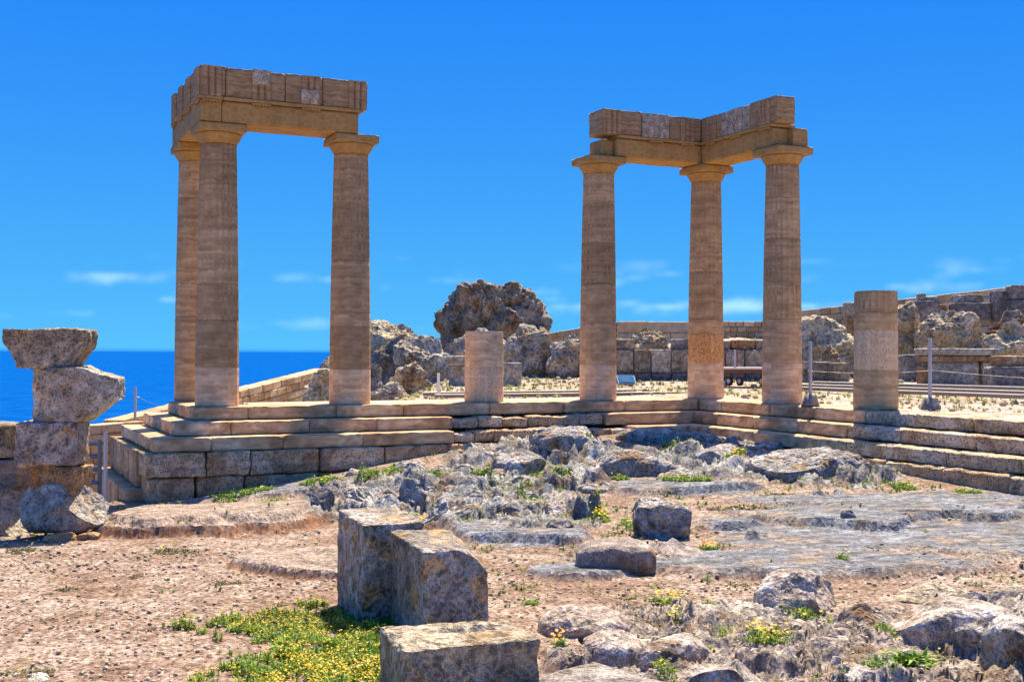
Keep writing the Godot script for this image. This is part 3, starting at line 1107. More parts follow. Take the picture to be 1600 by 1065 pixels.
func make_beams() -> void:
	# local axes of both: x along the step front, z out of it; y 0 is the top of the capitals
	var a := thing("entablature", "beam and frieze over the three columns nearest the sea, with two pale repair patches", "entablature", site(0, 0, 4.961), TURN, "ruined beams on columns")
	beam(a, "architrave_block", -10.8, -10.42, -2.5, 0.40, 0.0, 0.39, "ochre_block", 401)
	beam(a, "architrave_block", -10.417, -7.93, -0.32, 0.397, 0.002, 0.388, "ochre_block", 402)
	beam(a, "architrave_block", -10.417, -10.05, -2.5, -0.325, 0.003, 0.387, "ochre_block", 403)
	beam(a, "taenia", -10.842, -10.40, -2.45, 0.442, 0.391, 0.45, "ochre_block", 404, 0.006)
	beam(a, "taenia", -10.397, -7.86, -0.2, 0.44, 0.390, 0.449, "ochre_block", 405, 0.006)
	beam(a, "frieze_block", -10.80, -10.36, -1.1, 0.40, 0.452, 0.985, "brown_frieze", 406, 0.015, 0.008)
	beam(a, "frieze_block", -10.80, -10.2, -2.4, -1.105, 0.452, 0.955, "brown_frieze", 407, 0.02, 0.012)
	beam(a, "frieze_block", -10.356, -9.3, -0.2, 0.398, 0.451, 0.975, "brown_frieze", 408, 0.015, 0.008)
	beam(a, "frieze_block", -9.296, -8.62, -0.2, 0.400, 0.451, 0.985, "brown_frieze", 409, 0.015, 0.008)
	beam(a, "frieze_block", -8.616, -7.765, -0.2, 0.399, 0.451, 0.975, "brown_frieze", 410, 0.015, 0.008)
	dress_face(a, Vector3(-10.4, 0.0, 0.4), 0.0, [-0.2, 0.67, 1.57, 2.44], 0.52, ["brown_frieze", "brown_frieze", "brown_frieze", "brown_frieze"], Vector2(-9, 2.3))
	dress_face(a, Vector3(-10.8, 0.0, 0.0), -PI / 2, [0.2, -0.65, -1.45, -2.2], 0.50, ["brown_frieze", "brown_frieze", "brown_frieze", "brown_frieze"])
	part("repair_patch", block_mesh(Vector3(0.30, 0.26, 0.06), Vector3i(6, 6, 3), 0.01, 1.4, 0.006, 421), M.grey_frieze, a, Vector3(-9.745, 0.722, 0.436))
	part("repair_patch", block_mesh(Vector3(0.32, 0.25, 0.06), Vector3i(6, 6, 3), 0.01, 1.4, 0.006, 422), M.grey_frieze, a, Vector3(-8.86, 0.462, 0.436))
	var w := thing("entablature", "angled beam and frieze over the inner corner, joining the three columns by the wing steps", "entablature", site(0, 0, 4.961), TURN, "ruined beams on columns")
	beam(w, "architrave_block", -2.70, -2.42, -0.30, 0.20, 0.0, 0.36, "ochre_block", 431)
	beam(w, "architrave_block", -2.417, -0.352, -0.33, 0.352, 0.002, 0.388, "ochre_block", 432)
	beam(w, "architrave_block", -0.35, 0.33, -0.33, 1.25, 0.0, 0.39, "ochre_block", 433)
	beam(w, "architrave_block", -0.348, 0.30, 1.253, 2.72, 0.002, 0.388, "ochre_block", 434)
	beam(w, "architrave_block", 0.02, 0.38, 2.3, 2.9, 0.003, 0.37, "ochre_block", 435)
	beam(w, "taenia", -2.40, -0.398, -0.1, 0.392, 0.390, 0.449, "ochre_block", 436, 0.006)
	beam(w, "taenia", -0.394, 0.2, -0.1, 2.74, 0.391, 0.45, "ochre_block", 437, 0.006)
	beam(w, "frieze_block", -2.74, -1.83, -0.27, 0.352, 0.452, 0.965, "brown_frieze", 438, 0.015, 0.006)
	beam(w, "frieze_block", -1.826, -1.17, -0.2, 0.375, 0.451, 0.955, "grey_frieze", 439, 0.02, 0.012)
	beam(w, "frieze_block", -1.166, -0.352, -0.2, 0.350, 0.452, 0.955, "brown_frieze", 440, 0.02, 0.012)
	beam(w, "frieze_block", -0.35, 0.1, -0.2, 1.05, 0.451, 0.960, "brown_frieze", 441, 0.02, 0.012)
	beam(w, "frieze_block", -0.352, 0.1, 1.053, 2.0, 0.452, 0.955, "grey_frieze", 442, 0.025, 0.016)
	beam(w, "frieze_block", -0.348, 0.1, 2.003, 2.86, 0.451, 0.975, "brown_frieze", 443, 0.012, 0.005)
	dress_face(w, Vector3(0, 0, 0.352), 0.0, [-2.5, -1.5, -0.72], 0.49, ["brown_frieze", "grey_frieze", "brown_frieze"], Vector2(-2.2, 9))
	dress_face(w, Vector3(-0.35, 0, 0), -PI / 2, [0.72, 1.6, 2.5], 0.49, ["brown_frieze", "grey_frieze", "brown_frieze"])


# ---------------------------------------------------------------- loose blocks and rocks
func rot(deg: float) -> float:
	return deg_to_rad(deg)


func make_stack() -> void:
	var d := 12.8
	# the pile of ancient blocks at the seaward side
	var cut := func(p: Vector3, h: Vector3) -> Vector3:
		var f := clampf((p.y + h.y) / (2.0 * h.y), 0.0, 1.0)
		p.x *= lerpf(0.62, 1.0, smoothstep(0.0, 0.75, f))
		if p.x + p.z * 0.5 > 0.05:
			p.z -= (p.x + p.z * 0.5 - 0.05) * 0.5 * smoothstep(-0.2, 0.3, p.z)
		return p
	single("upper_block", "trapezoid grey block with a broken corner, topmost of the stacked blocks", "stone block", block_mesh(Vector3(0.84, 0.43, 0.52), Vector3i(26, 14, 16), 0.035, 1.8, 0.032, 501, 4, cut), M.hewn_block, Vector3(-4.99, 0.775, -d), Vector3(0, rot(-4), 0), "stacked ancient blocks")
	var snout := func(p: Vector3, h: Vector3) -> Vector3:
		var f := clampf((p.x + h.x) / (2.0 * h.x), 0.0, 1.0)
		var s := lerpf(1.0, 0.42, smoothstep(0.55, 1.0, f))
		p.y = (p.y - h.y * 0.12) * s + h.y * (0.12 + 0.14 * smoothstep(0.6, 1.0, f))
		p.z *= lerpf(1.0, 0.6, smoothstep(0.6, 1.0, f))
		if p.x < -0.2:
			p.z -= (-0.2 - p.x) * 0.6 * smoothstep(-0.2, 0.3, p.z)
		return p
	single("upper_block", "grey block with a rounded snout, second from the top of the stacked blocks", "stone block", block_mesh(Vector3(0.92, 0.60, 0.50), Vector3i(28, 18, 16), 0.05, 1.8, 0.04, 502, 6, snout), M.hewn_block, Vector3(-4.68, 0.195, -d), Vector3(0, rot(6), 0), "stacked ancient blocks")
	single("middle_block", "squarish warm-stained block in the middle of the stacked blocks", "stone block", block_mesh(Vector3(0.64, 0.47, 0.50), Vector3i(22, 16, 16), 0.03, 1.8, 0.03, 503, 7), M.hewn_block, Vector3(-4.95, -0.26, -d + 0.02), Vector3(rot(1), rot(3), 0), "stacked ancient blocks")
	single("lower_block", "narrow wedge block beneath the warm-stained block of the stack", "stone block", block_mesh(Vector3(0.58, 0.34, 0.46), Vector3i(18, 10, 12), 0.05, 1.6, 0.04, 504, 5, func(p: Vector3, h: Vector3) -> Vector3: return Vector3(p.x * lerpf(0.82, 1.0, (p.y + h.y) / h.y * 0.5), p.y, p.z)), M.hewn_block, Vector3(-4.86, -0.585, -d), Vector3(0, rot(-5), rot(-2)), "stacked ancient blocks")
	single("base_boulder", "wide grey and ochre boulder carrying the stacked blocks", "boulder", rock_mesh(6, 505, Vector3(1.0, 0.52, 0.75), 0.45, 7, 0.05, 0.04, 0.0, 6), M.hewn_block, Vector3(-4.80, -0.99, -d + 0.04), Vector3(0, rot(8), rot(-2)), "stacked ancient blocks")
	single("rear_block", "grey squared block on top of the row behind the stack", "stone block", block_mesh(Vector3(1.1, 0.38, 0.6), Vector3i(16, 9, 10), 0.03, 1.6, 0.02, 506, 4), M.hewn_block, Vector3(-5.98, -0.24, -13.5), Vector3(0, rot(5), 0))
	single("rear_block", "brown weathered block between two others in the row behind the stack", "stone block", block_mesh(Vector3(1.1, 0.34, 0.6), Vector3i(16, 9, 10), 0.04, 1.6, 0.03, 507, 7), M.pitted_stone, Vector3(-5.93, -0.58, -13.45), Vector3(0, rot(2), 0))
	single("rear_boulder", "rounded brown boulder under the squared row behind the stack", "boulder", rock_mesh(5, 508, Vector3(1.5, 0.66, 0.9), 0.5, 4, 0.06, 0.05, 0.02, 6), M.hewn_block, Vector3(-5.85, -1.2, -13.2), Vector3(0, rot(10), 0))
	single("wedge_stone", "flat orange stone wedged beneath the boulder of the stack", "stone", rock_mesh(4, 511, Vector3(0.34, 0.17, 0.3), 0.3, 6, 0.02, 0.02, 0.0, 5), M.hewn_block, Vector3(-4.62, -1.05, -12.12), Vector3(0, rot(12), 0))
	single("wedge_stone", "small rounded orange stone beside the flat wedge stone", "stone", rock_mesh(4, 512, Vector3(0.24, 0.14, 0.22), 0.2, 5, 0.02, 0.02, 0.0, 5), M.hewn_block, Vector3(-4.33, -1.03, -12.2), Vector3(0, rot(40), 0))


func make_near_blocks() -> void:
	var worn := func(p: Vector3, h: Vector3) -> Vector3:
		if p.x > 0.0 and p.y > 0.0:
			p.y -= pow(p.x / h.x, 2.0) * pow(p.y / h.y, 2.0) * 0.10 * (0.6 + clampf(p.z / h.z, -0.4, 1.0))
		return p
	single("hewn_block", "tall grey hewn block standing behind the lichen-spotted one", "stone block", block_mesh(Vector3(0.42, 0.72, 0.78), Vector3i(26, 40, 44), 0.018, 4.0, 0.018, 521, 7), M.hewn_block, Vector3(-0.885, -0.85, -7.98), Vector3(0, rot(20), 0), "three hewn blocks set close together")
	single("hewn_block", "upright block with orange lichen spots and a worn shoulder, middle of the three", "stone block", block_mesh(Vector3(0.41, 0.66, 0.80), Vector3i(26, 40, 44), 0.020, 4.0, 0.018, 522, 7, worn), M.hewn_block, Vector3(-0.46, -0.84, -7.32), Vector3(0, rot(20), 0), "three hewn blocks set close together")
	var hollow := func(p: Vector3, h: Vector3) -> Vector3:
		if p.y > h.y * 0.6:
			var a := (p.x - 0.07) / 0.17
			var b := (p.z + 0.09 + 0.35 * (p.x - 0.07) * 0.0) / 0.055
			p.y -= 0.07 * clampf(1.25 - sqrt(a * a + b * b), 0.0, 1.0)
		return p
	single("hewn_block", "low broad block with an oblong hollow cut in its top", "stone block", block_mesh(Vector3(0.68, 0.42, 0.50), Vector3i(52, 28, 42), 0.020, 4.0, 0.016, 523, 4, hollow), M.hewn_block, Vector3(-0.26, -0.84, -5.87), Vector3(0, rot(19), 0), "three hewn blocks set close together")
	var slab := single("flat_slab", "smooth dark slab lying low beside the hollowed block", "stone slab", block_mesh(Vector3(0.62, 0.14, 0.6), Vector3i(16, 5, 16), 0.03, 1.8, 0.012, 524, 3), M.hewn_block, Vector3(0.36, -0.74, -5.62), Vector3(rot(-2), rot(35), rot(3)))
	slab.set_meta("category", "stone slab")


const LANDMARKS := [["tall hewn block", -0.9, 8.0], ["lichen-spotted block", -0.46, 7.3], ["hollowed block", -0.26, 5.9], ["dark lone boulder", 1.57, 12.15], ["loaf-shaped stone", 0.86, 9.72], ["big pitted pale rock", 1.74, 18.55], ["long furrowed mound", 4.75, 18.3], ["broad shaded rock", 0.95, 20.5], ["honeycombed pink rock", 0.5, 7.4], ["dark-sided pitted boulder", 2.04, 8.35], ["jagged broken rock", 2.27, 7.6], ["overhanging rock shelf", 2.74, 7.4], ["smooth dark slab", 0.36, 5.6], ["angular grey rock", -0.83, 13.2], ["rounded pale rock", -1.95, 14.8], ["layered grey rock", 0.08, 18.6], ["layered ledge", -3.3, 13.0], ["stacked blocks", -4.6, 12.8], ["short stump", -0.55, 23.2], ["inner corner column", 4.17, 25.46], ["tall stump", 6.38, 20.7], ["forward column", 5.28, 23.1], ["big rough rock", 2.86, 6.35], ["pink outcrop", 0.7, 6.95], ["pitted rock knob", 2.6, 18.1], ["seaward corner column", -5.24, 21.0]]
var said := {}


func where_label(what: String, x: float, d: float) -> String:
	# says which one by the nearest thing one can point at
	var near := []
	for l in LANDMARKS:
		near.append([Vector2(x - l[1], d - l[2]).length(), l])
	near.sort_custom(func(p: Array, q: Array) -> bool: return p[0] < q[0])
	var text := ""
	for k in near.size():
		var l: Array = near[k][1]
		var dx: float = x - l[1]
		var dd: float = d - l[2]
		var close := "just " if near[k][0] < 1.0 else "" if near[k][0] < 3.0 else "well "
		var side := ""
		if absf(dd) > absf(dx) * 2.0:
			side = "behind" if dd > 0.0 else "before"
		elif absf(dx) > absf(dd) * 2.0:
			side = "on the wing side of" if dx > 0.0 else "on the sea side of"
		else:
			side = ("behind and " if dd > 0.0 else "before and ") + ("wingward of" if dx > 0.0 else "seaward of")
		if close == "well " and not side.begins_with("on"):
			side = close + side
		elif not side.begins_with("on"):
			side = close + side
		else:
			side = ("close " if close == "just " else "away ") + side
		text = "%s %s the %s" % [what, side, l[0]]
		if not said.has(text):
			break
	said[text] = true
	return text


func rock_words(w: float, h: float, pal: int) -> String:
	var size := "tiny" if w < 0.09 else "small" if w < 0.2 else "middling" if w < 0.38 else "broad"
	var form := "flat" if h / w < 0.42 else "lumpy" if h / w < 0.62 else "upright"
	return "%s %s %s rock" % [size, form, "pink" if pal == 1 else "grey"]


func rock(label: String, x: float, d: float, w: float, h: float, deep: float, sd: int, pal: int, skin := "limestone", boxy := 0.15, cuts := 6, level := 4, turn := 0.0, group := "", ridge := -1.0, strata := 0.0) -> void:
	var y := 1e9
	for q in [Vector2(0, 0), Vector2(w * 0.35, 0), Vector2(-w * 0.35, 0), Vector2(0, -deep * 0.35)]:
		y = minf(y, ground_at(x + q.x, d + q.y))
	var small := minf(w, h)
	var m := rock_mesh(level, sd, Vector3(w * 1.10, h * 1.95, deep * 1.25), boxy, cuts, 0.16 * small, (0.12 * small) if ridge < 0.0 else ridge, 0.09 * minf(small, 0.35), pal, strata)
	single("rock", label, "rock", m, M[skin], Vector3(x, y - h * 0.95, -d), Vector3(0, rot(turn), 0), group)


func make_rocks() -> void:
	var band := "grey rocks scattered on the bedrock before the long steps"
	rock("layered grey rock with furrowed sides, below the gap in the long steps", 0.08, 18.6, 0.85, 0.34, 0.9, 601, 0, "limestone", 0.2, 6, 5, 20, "", -1.0, 0.03)
	rock("rounded pale rock on the grassy verge behind the tall hewn block", -1.95, 14.8, 0.50, 0.27, 0.5, 602, 0, "limestone", 0.1, 4, 5, 10)
	rock("brown-sided rock touching the rounded pale rock behind the tall block", -1.62, 15.1, 0.36, 0.22, 0.4, 603, 1, "limestone", 0.1, 5, 4, 40)
	rock("angular grey rock rising just behind the lichen-spotted block", -0.83, 13.2, 0.44, 0.34, 0.44, 604, 0, "limestone", 0.1, 9, 5, 15)
	rock("dark upright rock between the angular grey rock and the grass", -1.22, 14.6, 0.34, 0.34, 0.4, 605, 0, "limestone", 0.2, 7, 4, 60)
	rock("dark knobbly rock at the end of the layered ledge", -2.2, 13.7, 0.27, 0.24, 0.3, 606, 3, "limestone", 0.1, 5, 4, 0)
	var spots := [[-0.98, 20.7, 0.30, 0.20], [-0.66, 21.0, 0.46, 0.24], [-0.24, 18.0, 0.26, 0.20], [-1.60, 16.7, 0.50, 0.22], [-2.55, 18.9, 0.22, 0.16], [-1.08, 16.0, 0.28, 0.17], [-0.50, 14.25, 0.42, 0.22], [-0.10, 14.1, 0.50, 0.22], [0.24, 14.7, 0.34, 0.22], [-0.78, 18.4, 0.40, 0.14], [-1.07, 18.1, 0.30, 0.16], [-0.27, 16.8, 0.22, 0.15], [0.56, 13.8, 0.40, 0.22], [1.18, 16.5, 0.46, 0.17], [-1.45, 17.9, 0.4, 0.2], [0.25, 16.1, 0.35, 0.18], [-0.65, 15.3, 0.45, 0.2], [-1.75, 19.6, 0.3, 0.16], [0.75, 15.2, 0.3, 0.15], [-0.3, 19.5, 0.4, 0.22]]
	for k in spots.size():
		var s: Array = spots[k]
		rock(where_label(rock_words(s[2], s[3], 0 if k % 4 else 1), s[0], s[1]), s[0], s[1], s[2], s[3], s[2] * 0.95, 610 + k, 0 if k % 4 else 1, "limestone", 0.15, 7, 4, k * 37.0, band)
	rock("broad shaded rock against the broken end of the lowest step", 0.95, 20.5, 1.25, 0.30, 1.0, 641, 0, "limestone", 0.1, 4, 5, 10)
	rock("big pitted pale rock in front of the inner corner", 1.74, 18.6, 1.75, 0.34, 1.0, 642, 0, "limestone", 0.25, 4, 6, -6, "", 0.05)
	rock("low mound of grey rock filling the inner corner of the steps", 3.0, 22.2, 1.9, 0.26, 0.8, 643, 0, "limestone", 0.1, 3, 5, -8)
	rock("pitted knob of rock beside the big pitted pale rock", 2.62, 18.1, 0.85, 0.22, 0.7, 644, 0, "limestone", 0.15, 5, 5, 0, "", 0.05)
	rock("grey rounded rock close under the wing steps", 3.65, 19.5, 1.2, 0.25, 0.9, 645, 0, "limestone", 0.15, 4, 5, 14)
	rock("long furrowed grey mound running along the wing steps", 4.75, 18.3, 2.2, 0.32, 1.1, 646, 0, "limestone", 0.15, 3, 6, 32, "", 0.06)
	rock("flat shaded rock against the lowest wing step", 4.55, 21.1, 1.1, 0.18, 0.5, 647, 0, "limestone", 0.1, 3, 4, 24)
	rock("dark brown boulder standing alone on the bluish slab", 1.57, 12.15, 0.64, 0.40, 0.5, 651, 3, "limestone", 0.25, 7, 5, -8)
	single("loaf_stone", "rounded oblong pitted stone like a loaf on the bluish slab", "stone", rock_mesh(5, 652, Vector3(0.66, 0.33, 0.42), 0.22, 0, 0.03, 0.012, 0.02, 1), M.pitted_stone, Vector3(0.86, -0.89, -9.72), Vector3(rot(2), rot(-4), 0))
	rock("reddish low stone behind the loaf-shaped stone", 1.38, 10.4, 0.52, 0.20, 0.4, 653, 1, "pitted_stone", 0.3, 4, 5, 12)
	rock("brown lump of rock half sunk in the slab beside the dark boulder", 0.51, 12.2, 0.26, 0.12, 0.25, 654, 2, "limestone", 0.1, 4, 4, 0)
	rock("honeycombed pink rock at the edge of the rough bedrock, nearest the sandy path", 0.50, 7.42, 0.55, 0.20, 0.5, 661, 1, "bedrock", 0.05, 2, 5, 25, "", 0.03)
	rock("rough pink outcrop beside the honeycombed rock", 0.70, 6.95, 0.5, 0.18, 0.5, 662, 1, "bedrock", 0.15, 5, 5, -20, "", 0.03)
	rock("pink rock knob at the front of the rough bedrock", 0.92, 6.7, 0.45, 0.15, 0.35, 663, 1, "bedrock", 0.2, 4, 5, 10, "", 0.02)
	rock("dark-sided pitted boulder at the lower edge of the bluish slab", 2.04, 8.35, 0.70, 0.23, 0.45, 664, 1, "bedrock", 0.05, 8, 6, 22, "", 0.04)
	rock("jagged broken rock with rubble at its foot", 2.27, 7.6, 0.46, 0.22, 0.34, 665, 2, "bedrock", 0.1, 7, 5, 30, "", 0.04)
	rock("overhanging shelf of pink rock above a leafy plant", 2.74, 7.42, 0.70, 0.19, 0.5, 666, 1, "bedrock", 0.35, 3, 5, 4, "", 0.03)
	rock("smooth dark blue-grey rock below the overhanging shelf", 2.80, 6.98, 0.38, 0.19, 0.22, 667, 3, "hewn_block", 0.1, 8, 5, -15)
	rock("big rough rock at the very edge beside the blue-grey rock", 2.86, 6.35, 0.55, 0.27, 0.6, 668, 0, "bedrock", 0.2, 5, 5, 0, "", 0.05)
	rock("brown-sided rock at the bottom edge of the bedrock", 1.02, 6.12, 0.34, 0.20, 0.36, 669, 1, "bedrock", 0.2, 5, 5, 0, "", 0.02)
	rock("low grey slab rock with a beige peak", 3.02, 8.6, 0.60, 0.13, 0.4, 670, 4, "hewn_block", 0.1, 8, 4, 5)
	rock("small blue-grey stone at the end of the low slab rock", 3.31, 8.42, 0.15, 0.10, 0.14, 671, 3, "hewn_block", 0.1, 6, 4, 0)
	rock("dark flat rock near the frame edge beyond the small blue-grey stone", 3.50, 8.3, 0.36, 0.10, 0.3, 672, 3, "hewn_block", 0.2, 5, 4, 0)
	rock("dark fist-sized stone lying alone on the wide slab", 3.66, 12.85, 0.16, 0.09, 0.14, 673, 3, "hewn_block", 0.1, 7, 3, 0)
	rock("pale flat stone in dry grass at the corner of the gravel", -2.45, 6.12, 0.13, 0.05, 0.1, 674, 6, "hewn_block", 0.1, 5, 3, 20)
	for k in 26:
		rng.seed = 9000 + k
		var x := rng.randf_range(1.0, 2.8)
		var d := rng.randf_range(6.2, 8.2)
		var w := rng.randf_range(0.05, 0.14)
		rock(where_label(rock_words(w, w * 0.6, 1), x, d), x, d, w, w * 0.6, w * 0.8, 700 + k, 1, "hewn_block", 0.1, 6, 3, k * 41.0, "stones broken from the rough bedrock")
	for k in 18:
		rng.seed = 9100 + k
		var x := rng.randf_range(-1.6, 0.6)
		var d := rng.randf_range(14.0, 20.5)
		var w := rng.randf_range(0.14, 0.26)
		rock(where_label(rock_words(w, w * 0.55, 0), x, d), x, d, w, w * 0.55, w * 0.9, 760 + k, 0, "limestone", 0.1, 7, 3, k * 53.0, band)


func far_rock(label: String, called: String, x: float, d: float, y0: float, y1: float, w: float, deep: float, sd: int, pal: int, level := 5, boxy := 0.2, cuts := 6, turn := 0.0, ridge := 0.2) -> void:
	var h := (y1 - y0) * 1.12
	single(called, label, "rock", rock_mesh(level, sd, Vector3(w, h, deep), boxy, cuts + 7, 0.20 * minf(w, h), ridge * 0.42 * minf(w, h), 0.03 * minf(w, h), pal, 0.05), M.far_limestone, Vector3(x, y0 - 0.06 * h, -d), Vector3(0, rot(turn), 0))


func make_far_rocks() -> void:
	far_rock("huge brown boulder towering behind the steps", "boulder", -0.92, 42.6, -1.6, 3.2, 3.7, 3.4, 811, 2, 6, 0.50, -6, 12, 0.26)
	far_rock("grey craggy outcrop between the boulder and the sea", "outcrop", -4.2, 41.5, 0.3, 1.85, 3.2, 2.2, 802, 6, 6, 0.2, 7, 10, 0.14)
	far_rock("dark outcrop against the sea beside the parapet end", "outcrop", -5.05, 36.4, -1.2, 1.12, 2.2, 1.8, 803, 3, 5, 0.35, 6, -15, 0.1)
	far_rock("smooth shaded rock face below the craggy outcrop", "outcrop", -3.8, 38.4, -0.7, 1.12, 2.0, 1.6, 804, 3, 5, 0.4, 5, 8, 0.08)
	far_rock("sloping pale rock between the shaded face and the boulder foot", "outcrop", -2.7, 37.6, -0.7, 1.22, 2.3, 1.8, 805, 0, 6, 0.2, 5, -12, 0.14)
	far_rock("furrowed rock mass directly beneath the huge boulder", "outcrop", -1.0, 39.8, -0.3, 1.62, 2.8, 2.2, 806, 0, 6, 0.3, 5, 5, 0.12)
	far_rock("carved-looking grey rock at the foot of the boulder beside the short stump", "outcrop", 0.5, 38.6, -0.2, 1.66, 2.1, 1.8, 807, 0, 6, 0.45, 5, -6, 0.1)
	far_rock("pitted grey rock just beside the free beam end column", "outcrop", 1.95, 37.6, -0.2, 1.5, 1.7, 1.5, 808, 0, 5, 0.5, 5, -18, 0.08)
	far_rock("low pale ledge behind the corner column nearest the sea", "ledge_rock", -4.62, 29.3, -1.0, 0.32, 1.15, 0.8, 809, 6, 5, 0.4, 4, 0, 0.12)
	far_rock("low pale ledge behind the free end column of the seaward pair", "ledge_rock", -2.95, 29.3, -0.8, 0.15, 1.2, 0.7, 810, 0, 5, 0.3, 4, 0, 0.12)
	far_rock("low ledge rock beside the short white post", "ledge_rock", -2.05, 29.4, -0.7, 0.12, 1.0, 0.7, 811, 6, 5, 0.3, 4, 0, 0.12)
	far_rock("low rounded rock below the sloping pale rock", "outcrop", -3.0, 34.6, -0.8, 0.45, 1.6, 1.0, 812, 0, 5, 0.2, 4, 0, 0.1)
	far_rock("grey crag behind the forward column of the wing", "outcrop", 8.8, 33.6, 0.2, 1.85, 2.6, 1.8, 813, 6, 6, 0.2, 6, -20, 0.14)
	far_rock("small upright rock under the crag behind the forward column", "outcrop", 8.6, 31.9, 0.35, 1.12, 0.65, 0.5, 814, 4, 4, 0.3, 7, 0, 0.1)
	far_rock("dark cleft crag behind the tall stump", "outcrop", 11.3, 34.2, 0.3, 2.2, 2.1, 1.5, 815, 6, 6, 0.2, 7, 10, 0.16)
	far_rock("tumbled grey crag above the moulded stone bench", "outcrop", 12.5, 33.4, 0.3, 2.0, 2.2, 1.5, 816, 6, 6, 0.15, 8, -14, 0.16)
	far_rock("broad grey crag at the frame edge above the squared blocks", "outcrop", 13.9, 32.9, 0.3, 1.95, 2.5, 1.6, 817, 6, 6, 0.2, 7, 16, 0.15)
	far_rock("knob of dark rock on the crag under the upper wall blocks", "outcrop", 14.2, 33.8, 1.15, 2.08, 1.3, 1.0, 818, 2, 5, 0.2, 6, 0, 0.14)
	far_rock("jagged grey rock peering over the long low block wall", "outcrop", 3.95, 34.4, 0.5, 1.62, 1.5, 1.0, 819, 4, 5, 0.25, 8, 6, 0.1)
	far_rock("flat pale rock behind the long low block wall near the free beam end column", "outcrop", 2.6, 35.0, 0.5, 1.5, 1.7, 1.1, 820, 6, 5, 0.3, 6, -10, 0.1)
	far_rock("flat rock behind the long low block wall beside the inner corner column", "outcrop", 5.5, 35.0, 0.5, 1.45, 1.9, 1.1, 821, 0, 5, 0.3, 6, 12, 0.1)


func far_block(label: String, x: float, d: float, y0: float, w: float, h: float, deep: float, sd: int, pal := 3, turn := 0.0, r := 0.03) -> void:
	single("squared_block", label, "stone block", block_mesh(Vector3(w, h, deep), Vector3i(10, 7, 7), r, 1.6, 0.015, sd, pal), M.hewn_block, Vector3(x, y0, -d), Vector3(0, rot(turn), 0))


